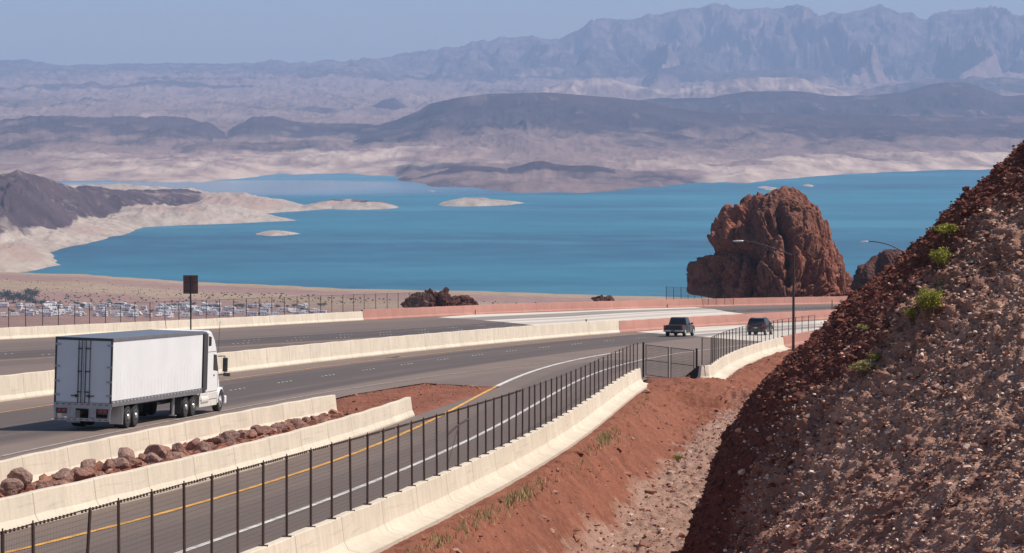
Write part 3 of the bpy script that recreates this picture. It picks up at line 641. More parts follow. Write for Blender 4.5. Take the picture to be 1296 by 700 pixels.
# double gate
gr = empty('wire_gate', (8.45, 223.0, float(plane_z(222)))); tag(gr, 'dark double leaf wire gate between the two cream walls beside the ramp', 'gate')
def gp(t, z): return Vector((3.15*t, -5.2*t, z))
for t in (0.0, 1.0):
    MB().tube(gp(t, -.3), gp(t, 2.2), .07, n=10).build('gate_post', M_BLACKMETAL, gr)
for t0, t1 in ((.05, .475), (.525, .95)):
    lf = MB()
    for z in (.12, 1.08, 2.05): lf.tube(gp(t0, z), gp(t1, z), .022)
    for t in (t0, t1): lf.tube(gp(t, .08), gp(t, 2.08), .03)
    fr_ = lf.build('gate_leaf', M_BLACKMETAL, gr)
    np_mesh('wire_mesh', [tuple(gp(t0,.1)), tuple(gp(t1,.1)), tuple(gp(t1,2.05)), tuple(gp(t0,2.05))], [(0,1,2,3)], M_GATEMESH, fr_, smooth=False, uv=np.array([(0,0),(2,0),(2,2),(0,2)]))
# black sheet added for the shade on the curved wall's near end
p0 = Vector((11.32, 217.2, float(plane_z(217))))
mb = MB().add([p0+Vector(v) for v in [(-.55,0,-.3),(.5,-.6,-.35),(.5,-.6,.95),(.25,-.5,.9),(-.45,-.02,.25),(-.5,.06,-.3),(.55,-.54,-.35),(.55,-.54,.95),(.3,-.44,.9),(-.4,.04,.25)]],
    [(0,1,2,3,4),(9,8,7,6,5),(0,5,6,1),(1,6,7,2),(2,7,8,3),(3,8,9,4),(4,9,5,0)])
tag(mb.build('wall_end_shade', M_BLACKMETAL), 'black sloping sheet standing in for the shade on the end of the curved wall', 'shade sheet')
p = PT(984.5, 441.5); mb = MB().tube((p[0], p[1]-1.2, float(plane_z(p[1]))-.3), (p[0], p[1]-1.2, float(plane_z(p[1]))+.92), .055); mb.tube((p[0], p[1]-1.2, float(plane_z(p[1]))+.92), (p[0], p[1]-1.2, float(plane_z(p[1]))+.96), .07)
tag(mb.build('marker_post', M_METAL), 'short brown post standing in front of the curved cream wall', 'post')

# ------------------------------------------------------------------ ditch and hill
def L_EDGE_DIRT(Y):
    Y = np.asarray(Y, float)
    a = L_C(np.minimum(Y, 212))+.3; d_ = np.where(Y < D_END, L_D(np.maximum(Y, 214)), L_E(Y))+.15
    return a + (d_-a)*sstep(212, 217.5, Y)
ny_, nu_ = 1700, 190
Yv = np.geomspace(48, 345, ny_); U = np.concatenate([np.linspace(-5, -1.3, 20), np.linspace(-1.2, 14, 150), np.linspace(14.5, 34, 20)]); YY, UU = np.meshgrid(Yv, U, indexing='ij')
XX = L_EDGE_DIRT(YY)+UU
depth = np.interp(YY, [40,80,130,180,215,250,300], [3.0,2.9,2.5,1.8,.9,.35,.12])
pil = .35*sstep(214, 219, YY)*sstep(3, 0, np.abs(UU-0))*(YY < 226)
ZZ = plane_z(YY) - .14 - depth*sstep(.7, 3.8, UU) - .15*sstep(0,.4,-UU) + .18*np.maximum(0, UU-9.5)
gate_side = ((XX-8.45)*5.2+(YY-223)*3.15)
outside = sstep(.8, -.4, gate_side)*sstep(205, 209, YY)*(YY < 224)*sstep(.2, .8, XX-L_C(np.minimum(YY, 213)))
ZZ = np.where(outside > 0, np.maximum(ZZ, plane_z(YY)-.3+.37*outside-.5*sstep(1.5, 6, UU)), ZZ)
wgt = sstep(.3, 1.2, UU)
ZZ += wgt*(.24*fbm(XX*.45, YY*.45, octv=4, seed=101) + .22*fbm(XX*1.9, YY*1.3, octv=5, seed=103, ridged=True, gain=.6) + .09*fbm(XX*7, YY*7, octv=3, seed=105))
ZZ -= wgt*.14*np.clip(fbm(UU*.25, YY*.9, octv=3, seed=107, ridged=True)-.2, 0, 1)*sstep(.8, 3, UU)*sstep(7, 5, UU)
s0 = np.interp(YY, [90, 116, 155, 208], [2.3, 2.4, 2.6, 4.6])
scree = sstep(-.3, 1.2, UU - s0 + .9*fbm(XX*.35, YY*.3, octv=4, seed=109))*sstep(222, 185, YY)
tag(np_mesh('dirt_ground', np.stack([XX, YY, ZZ], -1).reshape(-1, 3), grid_faces(ny_, nu_), M_DIRT, attrs={'scree': scree}), kind='structure')

# loose stones, as masses
def ico(sub, seed, squash=.75, jit=.35):
    import bmesh
    bm = bmesh.new(); bmesh.ops.create_icosphere(bm, subdivisions=sub, radius=1)
    rr = np.random.default_rng(seed); V = np.array([v.co[:] for v in bm.verts]); F = np.array([[v.index for v in f.verts] for f in bm.faces]); bm.free()
    V = V*(1+jit*(rr.random(len(V))[:, None]-.5)*2); V *= np.array([1, .8+.3*rr.random(), squash]); return V, F
PEB = [ico(1, s, .7, .28) for s in range(6)]
PEB0 = []
for s_ in range(8):
    import bmesh
    bm = bmesh.new(); rr = np.random.default_rng(s_+40)
    for k_ in range(15):
        w_ = rr.normal(0, 1, 3); w_ /= np.linalg.norm(w_); bm.verts.new(Vector(w_*rr.uniform(.75, 1.15)*np.array([1.1,.85,.62])))
    bmesh.ops.convex_hull(bm, input=bm.verts[:]); bmesh.ops.delete(bm, geom=[v_ for v_ in bm.verts if not v_.link_faces], context='VERTS')
    bm.verts.index_update(); PEB0.append((np.array([v_.co[:] for v_ in bm.verts]), np.array([[v_.index for v_ in f_.verts] for f_ in bm.faces]))); bm.free()
def scatter(name, P, size, mat, protos, tint=None, lift=.15):
    Vs, Fs, Ts = [], [], []; b0 = 0; n = len(P); pid = rng.integers(0, len(protos), n)
    tint = rng.random(n) if tint is None else tint
    for k, (V, F) in enumerate(protos):
        sel = np.where(pid == k)[0]
        if not len(sel): continue
        a = rng.random(len(sel))*2*math.pi; bt = rng.normal(0, .5, len(sel)); c, s = np.cos(a), np.sin(a); cb, sb = np.cos(bt), np.sin(bt)
        W = np.repeat(V[None], len(sel), 0); y1 = W[:,:,1]*cb[:,None]-W[:,:,2]*sb[:,None]; z1 = W[:,:,1]*sb[:,None]+W[:,:,2]*cb[:,None]
        X = W[:,:,0]*c[:,None]-y1*s[:,None]; Yy = W[:,:,0]*s[:,None]+y1*c[:,None]; W = np.stack([X, Yy, z1+lift], -1)*size[sel][:,None,None] + P[sel][:,None,:]
        Vs.append(W.reshape(-1, 3)); Fs.append((F[None]+(np.arange(len(sel))*len(V))[:,None,None]).reshape(-1, 3)+b0); Ts.append(np.repeat(tint[sel], len(V))); b0 += len(sel)*len(V)
    return tag(np_mesh(name, np.concatenate(Vs), np.concatenate(Fs), mat, smooth=False, attrs={'tint': np.concatenate(Ts)}), kind='stuff')
flatP = np.stack([XX, YY, ZZ], -1)[:, :170]; ok = (UU[:, :170] > .9); pool = flatP[ok]; sc_pool = scree[:, :170][ok]; area = (YY[:, :170][ok])
w = (.25+1.6*sc_pool)*area; idx = rng.choice(len(pool), 26000, p=w/w.sum()); size = np.clip(rng.lognormal(-3.1, .6, len(idx)), .02, .28)
scatter('rubble', pool[idx]+np.stack([rng.normal(0,.05,len(idx)), rng.normal(0,.08,len(idx)), np.zeros(len(idx))], -1), size, M_DIRTSTONE, PEB0, np.clip(rng.random(len(idx))*.75+.4*sc_pool[idx]*rng.random(len(idx)), 0, 1))

# cut hillside on the right: profile swept towards the camera and away round the bend
HP = [(700,1010),(770,890),(825,790),(860,702),(868,680),(880,650),(893,612),(905,581),(918,556),(934,529),(952,503),(971,481),(990,463),(1009,447),(1027,430),(1046,413),(1064,395),(1083,377),(1101,362),(1120,347),(1138,333),(1157,316),(1175,298),(1194,277),(1212,260),(1231,243),(1250,227),(1268,210),(1282,196),(1296,181),(1330,150),(1380,105),(1450,50),(1540,-10)]
Y0H = 112.0; W3 = np.array([AT(x, y, Y0H) for x, y in HP])
s_ = np.r_[0, np.cumsum(np.linalg.norm(np.diff(W3, axis=0), axis=1))]; nu = 560; q = np.linspace(0, s_[-1], nu)
prof = np.stack([np.interp(q, s_, W3[:, i]) for i in range(3)], -1)
ker = np.ones(9)/9; 
for i in (0, 2): prof[:, i] = np.convolve(np.pad(prof[:, i], 4, 'edge'), ker, 'valid')
v = np.concatenate([np.linspace(-46, -4, 40)[:-1], np.linspace(-4, 26, 640), np.linspace(26.3, 64, 60)]); nv = len(v)
VX = np.where(v > 6, 4.2+.45*(v-6), np.where(v > 0, .70*v, np.where(v > -6, -v*.05 + v*v*.02, (-v)*.62-2.7))); VY = -v; VZ = np.where(v > 0, -.012*v, .10*v*0 - .006*v*v*0)
HX = prof[:,0][:,None]+VX[None]; kx = np.interp(1009, [p_[0] for p_ in HP], np.arange(len(HP))); piv = int(np.argmin(np.abs(prof[:,2]-AT(1009, 447, Y0H)[2])))
lean = np.where(np.arange(nu) < piv, (prof[piv,0]-(prof[piv,2]-prof[:,2])/math.tan(R(43)))-prof[:,0], 0); lean = np.clip(lean, -3.4, 0)
HX += lean[:,None]*sstep(.8, 7, v)[None]
HY = prof[:,1][:,None]+VY[None]; HZ = prof[:,2][:,None]+VZ[None]-SLOPE_B*VY[None]*.5
QQ, VV = np.meshgrid(q, v, indexing='ij')
tg = np.gradient(prof, axis=0); tg /= np.linalg.norm(tg, axis=1)[:, None]
nrm = np.stack([-tg[:,2]*.93, np.full(nu, -.32), tg[:,0]*.93], -1); nrm /= np.linalg.norm(nrm, axis=1)[:, None]
big = -.52+.30*fbm(QQ*.16, VV*.16, octv=3, seed=201); gul = .26*fbm(QQ*.20, VV*1.25+.2*QQ, octv=5, seed=203, ridged=True, gain=.6)
st = .09*fbm(QQ*.7, VV*1.8+.5*QQ, octv=3, seed=205, ridged=True) + .11*fbm(QQ*3.1, VV*3.1, octv=3, seed=207, ridged=True) + .05*fbm(QQ*8, VV*8, octv=2, seed=209)
def worley2(x, y, seed):
    fx, fy = np.floor(x).astype(np.int64), np.floor(y).astype(np.int64); d1 = np.full(x.shape, 9.0); d2 = d1.copy(); cid = np.zeros(x.shape); zz = np.zeros_like(fx)
    for i in (-1, 0, 1):
        for j in (-1, 0, 1):
            a, b = fx+i, fy+j; dd = np.hypot(a+_hash(a, b, zz, seed)-x, b+_hash(a, b, zz, seed+1)-y); m_ = dd < d1
            d2 = np.where(m_, d1, np.minimum(d2, dd)); cid = np.where(m_, _hash(a, b, zz, seed+3), cid); d1 = np.where(m_, dd, d1)
    return d1, d2, cid
wqx = QQ+.25*fbm(QQ*1.5, VV*1.5, octv=2, seed=221); wqy = VV+.35*QQ+.25*fbm(QQ*1.5+7, VV*1.5, octv=2, seed=223)
for cell, a_ in ((.60, .075), (.27, .075), (.14, .055)):
    w1, w2, ci = worley2(wqx/(cell*1.35), wqy/cell, int(cell*100)); st = st + a_*(ci-.5)*1.7 - a_*.6*np.exp(-((w2-w1)/.12)**2) - a_*.35*w1
st += .05
fade = sstep(-30, -3, VV)*.6+.4
dsp = (big*sstep(-1, 6, np.abs(VV)) + (gul + st)*(1-.55*sstep(2.2, .3, np.abs(VV-.3))))*fade - .10*sstep(3, 0, np.abs(VV))
HX += nrm[:,0][:,None]*dsp; HY += nrm[:,1][:,None]*dsp; HZ += nrm[:,2][:,None]*dsp
redv = np.interp(QQ, [0, s_[-1]*.25, s_[-1]*.45, s_[-1]*.7, s_[-1]], [2.3, 2.7, 3.1, 1.7, .7])  # red rock along the hill edge, with its shade worked into the colour
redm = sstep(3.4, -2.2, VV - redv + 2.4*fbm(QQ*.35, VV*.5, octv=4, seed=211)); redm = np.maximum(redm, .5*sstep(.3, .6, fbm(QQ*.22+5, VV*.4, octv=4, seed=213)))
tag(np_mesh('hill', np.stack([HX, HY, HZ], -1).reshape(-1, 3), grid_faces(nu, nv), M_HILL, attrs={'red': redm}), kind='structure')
HPT = np.stack([HX, HY, HZ], -1); vis = (VV > -5) & (VV < 25.5) & (HZ > plane_z(HY)-5)
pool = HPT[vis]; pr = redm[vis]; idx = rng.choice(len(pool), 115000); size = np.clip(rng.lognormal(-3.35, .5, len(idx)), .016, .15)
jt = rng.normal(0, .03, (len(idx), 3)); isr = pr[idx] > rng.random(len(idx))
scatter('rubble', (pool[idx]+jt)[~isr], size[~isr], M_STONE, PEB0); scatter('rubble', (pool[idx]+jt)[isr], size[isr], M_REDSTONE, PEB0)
def hill_at(x, y):
    """the hill point seen nearest to picture position x, y"""
    sx = 648+FPX*HX/(HY*math.cos(PITCH)-(HZ-EYE)*math.sin(PITCH)); sy = 350-FPX*((HZ-EYE)*math.cos(PITCH)+HY*math.sin(PITCH))/(HY*math.cos(PITCH)-(HZ-EYE)*math.sin(PITCH))
    k = np.argmin((sx-x)**2+(sy-y)**2+1e3*(VV < -1)); return HPT.reshape(-1, 3)[k]

# ------------------------------------------------------------------ rocks
def worley(x, y, z, seed):
    fx, fy, fz = np.floor(x), np.floor(y), np.floor(z); d1 = np.full(x.shape, 9.0); d2 = d1.copy(); cid = np.zeros(x.shape); tilt = np.zeros(x.shape)
    for i in (-1, 0, 1):
        for j in (-1, 0, 1):
            for k in (-1, 0, 1):
                a, b, c = (fx+i).astype(np.int64), (fy+j).astype(np.int64), (fz+k).astype(np.int64)
                ox, oy, oz = x-fx-i-_hash(a, b, c, seed), y-fy-j-_hash(a, b, c, seed+1), z-fz-k-_hash(a, b, c, seed+2); dd = np.sqrt(ox*ox+oy*oy+oz*oz)
                m_ = dd < d1; d2 = np.where(m_, d1, np.minimum(d2, dd)); cid = np.where(m_, _hash(a, b, c, seed+3), cid); tilt = np.where(m_, ox*(_hash(a, b, c, seed+4)-.5)+oy*(_hash(a, b, c, seed+5)-.5)+oz*(_hash(a, b, c, seed+6)-.35), tilt); d1 = np.where(m_, dd, d1)
    return d1, d2, cid, tilt
def outcrop(name, outline, centre, Y0, mat, label, depth, amp, cracks=(), seed=1, n=(150, 110), base_px=None, lumps=.5):
    c0 = AT(*centre, Y0); O = np.array([AT(x, y, Y0) for x, y in outline])-c0; th = np.arctan2(O[:, 2], O[:, 0]); r = np.hypot(O[:, 0], O[:, 2])
    o = np.argsort(th); th, r = th[o], r[o]; nt_, np_ = n; T = np.linspace(th[0], th[-1], nt_); Rr = np.interp(T, th, r); Rr = np.convolve(np.pad(Rr, 1, 'edge'), np.ones(3)/3, 'valid')
    Ph = np.linspace(-math.pi/2, math.pi/2, np_); TT, PP = np.meshgrid(T, Ph, indexing='ij'); RR = Rr[:, None]
    cs = np.abs(np.cos(PP))**.62
    X = RR*np.cos(TT)*cs; Zz = RR*np.sin(TT)*cs; Yy = depth*np.sign(np.sin(PP))*np.abs(np.sin(PP))**.9*(.55+.45*np.clip(np.sin(TT), 0, 1))*(RR/r.max())
    rr = random.Random(seed+5); S0 = np.stack([X, Yy, Zz], -1)
    for _ in range(12):
        pn = np.array([rr.gauss(0, .75), -1.0, rr.gauss(.15, .6)]); pn /= np.linalg.norm(pn); dd = S0 @ pn; lim = dd.max()*rr.uniform(.82, .95); S0 = S0 - pn*(np.maximum(dd-lim, 0)*.9)[..., None]
    X, Yy, Zz = S0[..., 0], S0[..., 1], S0[..., 2]
    N = np.stack([np.cos(TT)*cs, np.sin(PP)*1.0, np.sin(TT)*cs], -1); N /= np.linalg.norm(N, axis=-1)[..., None]
    k = 1/amp
    wx, wy, wz = X*k+.25*fbm(X*.3*k, Yy*.3*k, Zz*.3*k, octv=2, seed=seed+31), Yy*k, Zz*k+.25*fbm(X*.3*k+5, Yy*.3*k, Zz*.3*k, octv=2, seed=seed+33)
    d = lumps*amp*fbm(wx*.11, wy*.11, wz*.11, octv=3, seed=seed) + (.30*amp)*fbm(wx*.26, wy*.26, wz*.2, octv=5, seed=seed+7, ridged=True, gain=.55) + .14*amp*fbm(wx*.9, wy*.9, wz*.9, octv=4, seed=seed+11, ridged=True, gain=.6) - .30*amp
    for cell, a_ in ((2.0*amp, .38*amp), (.85*amp, .19*amp), (.36*amp, .085*amp)):
        w1, w2, ci, tl_ = worley(wx*amp/cell, wy*amp/cell, wz*amp/cell*.8, seed+50)
        d = d + a_*(ci-.5)*1.3 + a_*2.6*tl_ - a_*.5*np.exp(-((w2-w1)/.07)**2)
    d = d + .35*amp
    for pts, wd, dp in cracks:
        C = np.array([AT(x, y, Y0) for x, y in pts])-c0; dist = np.full(X.shape, 1e9)
        for a, b_ in zip(C[:-1], C[1:]):
            ex, ez = b_[0]-a[0], b_[2]-a[2]; t = np.clip(((X-a[0])*ex+(Zz-a[2])*ez)/(ex*ex+ez*ez), 0, 1); dist = np.minimum(dist, np.hypot(X-a[0]-ex*t, Zz-a[2]-ez*t))
        wob = wd*(1+.5*fbm(X*.6, Zz*.6, octv=3, seed=seed+21)); d = d - dp*np.exp(-(dist/wob)**2)*(PP < .3)
    V = np.stack([X, Yy, Zz], -1)+N*d[..., None]
    sink = np.zeros((2, np_, 3))
    Vv = V.reshape(-1, 3)+c0
    ob = np_mesh(name, Vv, grid_faces(nt_, np_), mat, smooth=False)
    ob.data.transform(Matrix.Translation(-Vector(c0))); ob.location = Vector(c0)
    return tag(ob, label, 'rock')
big_out = [(878,420),(880,374),(881.5,345),(888,330),(901,321),(903,314),(898.5,303),(902,284),(919,268),(940,258),(960,249),(976,249),(981,243),(994,241.5),(1007,244.5),(1019.5,251),(1030,264),(1037,279),(1048,301),(1058,328),(1071,351),(1086,369),(1094,380),(1100,420)]
outcrop('rock_outcrop', big_out, (985,392), 655, M_OUTCROP, 'huge red brown rock rising from the roadside against the blue lake', 15, 2.6,
    cracks=[([(981,262),(984,278),(991,300),(993,335),(992,350)], .8, 3.6), ([(944,262),(946,285),(958,300),(950,320)], 1.3, 2.4), ([(905,318),(925,312),(945,310)], .8, 2.6), ([(930,275),(925,300),(935,330),(930,360)], .5, 1.8), ([(1000,300),(1015,330),(1012,360)], .5, 1.3), ([(946,318),(950,350),(944,368)], .9, 3.0), ([(915,330),(905,370)], .8, 1.4), ([(966,268),(968,278),(975,292)], .6, 1.4)], seed=301, n=(300, 240), lumps=.22)
outcrop('rock_outcrop', [(1078,410),(1082,375),(1083,350),(1090,340),(1102,332),(1112,327),(1120,322),(1136,321),(1146,325),(1156,330),(1175,345),(1195,380),(1200,410)], (1130,385), 640, M_DARKROCK, 'smaller dark rock between the huge rock and the hillside', 9, 1.5,
    cracks=[([(1112,330),(1106,350),(1110,365)], .7, 1.8), ([(1130,326),(1124,345)], .5, 1.0)], seed=331, n=(170, 120))
outcrop('rock_outcrop', [(498,400),(503,386),(512,379),(526,373),(540,370.5),(552,370),(566,372),(573,374.5),(584,374),(594,378),(602,383),(606,400)], (552,394), 530, M_DARKROCK, 'low dark brown rock mound behind the far barrier, at the fence end', 5, 1.0,
    cracks=[([(552,372),(556,385)], .5, .9), ([(572,375),(570,388)], .5, .9)], seed=351, n=(150, 90))
outcrop('rock_outcrop', [(744,392),(749,379),(756,376.3),(764,375.6),(772,376.8),(777,380),(780,392)], (763,388), 600, M_DARKROCK, 'very small dark rock showing above the far pink barrier', 2.5, .6, seed=371, n=(70, 50))

# boulders between the two cream barriers
def boulder_mesh(seed):
    import bmesh
    bm = bmesh.new(); bmesh.ops.create_icosphere(bm, subdivisions=4, radius=.5); rr = random.Random(seed); planes = []
    for _ in range(11):
        n = Vector((rr.gauss(0,1), rr.gauss(0,1), rr.gauss(0,1))).normalized(); planes.append((n, rr.uniform(.22, .42)))
    off = Vector((seed*7.1, 3.3, 1.7))
    for v_ in bm.verts:
        p = v_.co.copy()
        for n, d in planes:
            t = p.dot(n)
            if t > d: p -= n*(t-d)*.88
        p += p.normalized()*(mnoise.fractal(p*3.2+off, 1.0, 2.0, 4)*.045 + mnoise.noise(p*11+off)*.014); v_.co = Vector((p.x*1.1, p.y*.95, p.z*.86))
    me = bpy.data.meshes.new('boulder'); bm.to_mesh(me); bm.free(); me.polygons.foreach_set('use_smooth', [False]*len(me.polygons)); return me
BM_G, BM_R = [], []
for s in range(5):
    a = boulder_mesh(s); a.materials.append(M_BOULDER); BM_G.append(a)
    a = boulder_mesh(s+20); a.materials.append(M_BOULDER_RED); BM_R.append(a)
BOUL = [(14,618,34,'g'),(26,610,40,'g'),(45,610,20,'r'),(57,613,24,'g'),(80,603,33,'g'),(74,611,26,'r'),(98,598,24,'r'),(111,592,34,'g'),(109,600,34,'r'),(126,597,20,'r'),(137,589,26,'r'),(149,588,30,'g'),(157,580,32,'g'),(171,583,24,'r'),(186,577,22,'r'),(198,573,32,'g'),(194,582,28,'g'),(213,575,20,'r'),(226,571,28,'r'),(222,574,20,'g'),(245,562,26,'r'),(257,566,24,'g'),(266,561,20,'r'),(281,555,26,'r'),(291,556,28,'g'),(303,551,24,'r'),(315,549,22,'r'),(326,545,22,'r'),(337,544,20,'r'),(350,540,20,'g'),(362,537,18,'r'),(376,533,18,'g'),(388,530,15,'r'),(398,527,14,'r'),(408,525,13,'g'),(418,522.5,11,'r'),(427,520,9,'r')]
GRP_B = 'boulders lying between the two cream barriers'
SIZE = lambda w: 'big' if w >= 30 else ('middle sized' if w >= 22 else 'small')
ORD = ['first','second','third','fourth','fifth','sixth','seventh','eighth','ninth','tenth','eleventh','twelfth','thirteenth','fourteenth','fifteenth','sixteenth','seventeenth','eighteenth','nineteenth','twentieth','twenty-first','twenty-second','twenty-third','twenty-fourth','twenty-fifth','twenty-sixth','twenty-seventh','twenty-eighth','twenty-ninth','thirtieth','thirty-first','thirty-second','thirty-third','thirty-fourth','thirty-fifth','thirty-sixth','thirty-seventh']
for i, (x, y, wpx, c) in enumerate(sorted(BOUL)):
    me = random.choice(BM_G if c == 'g' else BM_R); o = bpy.data.objects.new('boulder', me); COL.objects.link(o)
    p = PT(x, y, .42); sz = wpx*p[1]/FPX*.98
    lo, hi = float(L_A(p[1]))+.45+sz*.3, float(L_B(p[1]))-.45-sz*.3
    X = min(max(p[0], min(lo, hi)), max(lo, hi))
    o.location = (X, p[1], float(plane_z(p[1]))+.08+sz*.36); o.scale = (sz, sz*.95, sz*random.uniform(.9, 1.1)); o.rotation_euler = (random.uniform(-.3,.3), random.uniform(-.3,.3), random.uniform(0, 6.28))
    tag(o, f"{SIZE(wpx)} {'grey brown' if c=='g' else 'reddish brown'} boulder, {ORD[i]} from the left in the row between the barriers", 'boulder', GRP_B)

# soil under the boulders and the red triangle of the gore
Yv = np.linspace(60, 215, 520); t = np.linspace(0, 1, 36)
def strip_l(Y): return hwy_right(Y)+.02 if Y > 168 else float(L_A(Y))
def strip_r(Y): return ramp_left(Y)+.25 if Y > 168 else float(L_B(Y))
l = np.array([strip_l(Y) for Y in Yv]); r = np.array([strip_r(Y) for Y in Yv])
tip = sstep(212, 198, Yv)
XX2 = l[:,None]*(1-t)+r[:,None]*t; YY2 = np.repeat(Yv[:,None], 36, 1); edge = np.minimum(t, 1-t)[None]*np.ones_like(XX2)
ZZ2 = plane_z(YY2) - .06 + .14*sstep(0, .12, edge)*tip[:,None] + sstep(0,.2,edge)*(.10*fbm(XX2*1.2, YY2*1.2, octv=4, seed=401)+.05*fbm(XX2*6, YY2*6, octv=3, seed=403, ridged=True)) + .10*sstep(168,160,YY2)*sstep(0,.2,edge)
tag(np_mesh('gore_ground', np.stack([XX2, YY2, ZZ2], -1).reshape(-1, 3), grid_faces(520, 36), M_DIRT, attrs={'scree': np.zeros_like(ZZ2)}), kind='structure')
pool = np.stack([XX2, YY2, ZZ2], -1)[:, 3:-3].reshape(-1, 3); idx = rng.choice(len(pool), 4200); scatter('rubble', pool[idx]+rng.normal(0,.1,(len(idx),3))*np.array([1,1,0]), np.clip(rng.lognormal(-2.7,.6,len(idx))*np.where(pool[idx][:,1] < 167, 1.4, .45),.02,.34), M_DIRTSTONE, PEB0, rng.random(len(idx))*.7)

# ------------------------------------------------------------------ plants
def leaf_cloud(n, fn, size, aspect=2.2):
    V, F, T = [], [], []
    for k in range(n):
        p = Vector(fn()); d = Vector((random.gauss(0,1), random.gauss(0,1), abs(random.gauss(.4,.8)))).normalized(); s = d.orthogonal().normalized(); s.rotate(Matrix.Rotation(random.random()*6.28, 3, d))
        L = size*random.uniform(.6, 1.4); w_ = L/(aspect*1.25); b_ = len(V); V += [p-s*w_*.5, p+s*w_*.5, p+d*L+s*w_*.2, p+d*L-s*w_*.2]; F.append((b_, b_+1, b_+2, b_+3)); T += [random.random()]*4
    return [tuple(q_) for q_ in V], F, T
def shrub(name, loc, h, w_, n, leaf, label, leafmat=M_LEAF, cat='shrub', group=None):
    root = empty(name, loc); tag(root, label, cat, group); stems = []
    st = MB()
    for k in range(26):
        a = random.random()*6.28; rr = random.uniform(.08, .5)*w_; tip_ = Vector((math.cos(a)*rr, math.sin(a)*rr, h*random.uniform(.6, 1.0)*(1-.35*rr/w_))); mid = tip_*.5+Vector((random.gauss(0,.05)*w_, random.gauss(0,.05)*w_, .05*h))
        st.tube((0,0,-.1), mid, .014*h, .009*h, 5).tube(mid, tip_, .009*h, .004*h, 5); stems.append((mid, tip_))
    st.build('stem', M_TWIG, root)
    def fn():
        m_, t_ = random.choice(stems); q_ = m_.lerp(t_, random.random()**.6*1.1-.05); return q_+Vector((random.gauss(0,.09)*w_, random.gauss(0,.09)*w_, random.gauss(0,.05)*h))
    V, F, T = leaf_cloud(n, fn, leaf); np_mesh('foliage', V, F, leafmat, root, smooth=False, attrs={'tint': T}); return root
def hill_shrub(x, y, hpx, wpx, n, label, mat=M_LEAF):
    p = hill_at(x, y); s = p[1]/FPX; return shrub('shrub', (p[0], p[1], p[2]-.05), hpx*s, wpx*s, int(n*2.6), .055 if hpx > 14 else .045, label, mat)
hill_shrub(1196, 301, 20, 34, 900, 'topmost green bush on the edge of the hillside')
hill_shrub(1192, 342, 30, 26, 900, 'upright green bush below the topmost one on the hillside')
hill_shrub(1177, 402, 40, 40, 2200, 'largest bright green bush in the middle of the hillside')
hill_shrub(1154, 407, 20, 20, 500, 'small green bush touching the left of the largest bush')
hill_shrub(1191, 363, 12, 14, 250, 'small pale tuft just above the largest green bush', M_DRYLEAF)
hill_shrub(1091, 474, 20, 30, 700, 'rounded dry yellow bush low on the hillside', M_DRYLEAF)
hill_shrub(1109, 455, 12, 18, 350, 'little green bush behind the rounded dry one on the hillside')
hill_shrub(1093, 418, 11, 18, 250, 'faint dry tuft on the dark red edge of the hillside', M_DRYLEAF)
p = PT(858, 587, -2.2); shrub('shrub', (p[0], p[1], float(plane_z(p[1]))-2.15), .45, .55, 420, .07, 'lone small green plant on the stony floor of the ditch')
p = PT(846, 556, -2.0); shrub('shrub', (p[0], p[1], float(plane_z(p[1]))-1.95), .25, .4, 150, .07, 'small dry tuft at the edge of the pale stones in the ditch', M_DRYLEAF)
# verge weeds along the foot of the near wall: one mass
V, F, T = [], [], []; b0 = 0
def verge():
    while True:
        Y = random.uniform(70, 200); k = .5+.5*float(vnoise(np.array([Y*.16]), np.array([2.2]), seed=77)[0])
        if random.random() < k*1.1-.15: break
    u = .95+abs(random.gauss(0, .28)); X = float(L_C(Y))+.3+u; return X, Y, float(plane_z(Y))-.22-.25*max(0,u-.8)
for k in range(2600):
    x, y, z = verge(); h = random.uniform(.08, .30); a = random.random()*6.28; dx, dy = math.cos(a)*.02, math.sin(a)*.02; lx, ly = random.gauss(0,.3)*h, random.gauss(0,.3)*h
    V += [(x-dx, y-dy, z), (x+dx, y+dy, z), (x+lx, y+ly, z+h)]; F.append((b0, b0+1, b0+2)); b0 += 3; T += [random.random()]*3
tag(np_mesh('grass', V, F, M_GRASSLEAF, smooth=False, attrs={'tint': T}), kind='stuff')

# ------------------------------------------------------------------ lamps, sign, delineators
M_LAMP = plain('lamp_housing', (0.42, 0.41, 0.40), .4, .3, .1, 6); M_POLE = plain('dark_pole', (0.045, 0.030, 0.028), .55, .4, .2, 2)
def street_lamp(x, y_base, y_top, head_px, label, Yd, hz, dx=-1, head=(0,0), arm=None):
    b_ = Vector((AT(x, y_base, Yd)[0], Yd, hz)); root = empty('street_lamp', b_); tag(root, label, 'street lamp')
    top = AT(x, y_top, Yd)[2]-hz
    MB().tube((0,0,.0), (0,0,.12), .28, n=12).tube((0,0,.12), (0,0,top), .125, .085, 12).build('pole', M_POLE, root)
    A = [Vector((AT(px_, py_, Yd)[0]-b_.x, 0, AT(px_, py_, Yd)[2]-hz)) for px_, py_ in arm]
    MB().path(A, .052).build('arm', M_POLE, root)
    e = A[-1]; t = Vector((-1, 0, -.03)); h = MB()
    rings = []
    for s_, w_, th in ((0,.06,.06),(.12,.13,.08),(.55,.17,.09),(.85,.13,.06),(.92,.05,.03)):
        c_ = e+t*s_; rings.append([c_+Vector((0, w_*math.cos(k*math.pi/4), th*math.sin(k*math.pi/4))) for k in range(8)])
    h.loft(rings).build('lamp_head', M_LAMP, root, smooth=True)
Yl = 290.0
street_lamp(1004, 443, 322, None, 'tall dark street lamp standing in front of the short pink barrier', Yl, float(plane_z(Yl))-.3, arm=[(1004,323.5),(996,320.5),(980,315),(966,310),(953,306.5),(941,305)])
Yl = 372.0
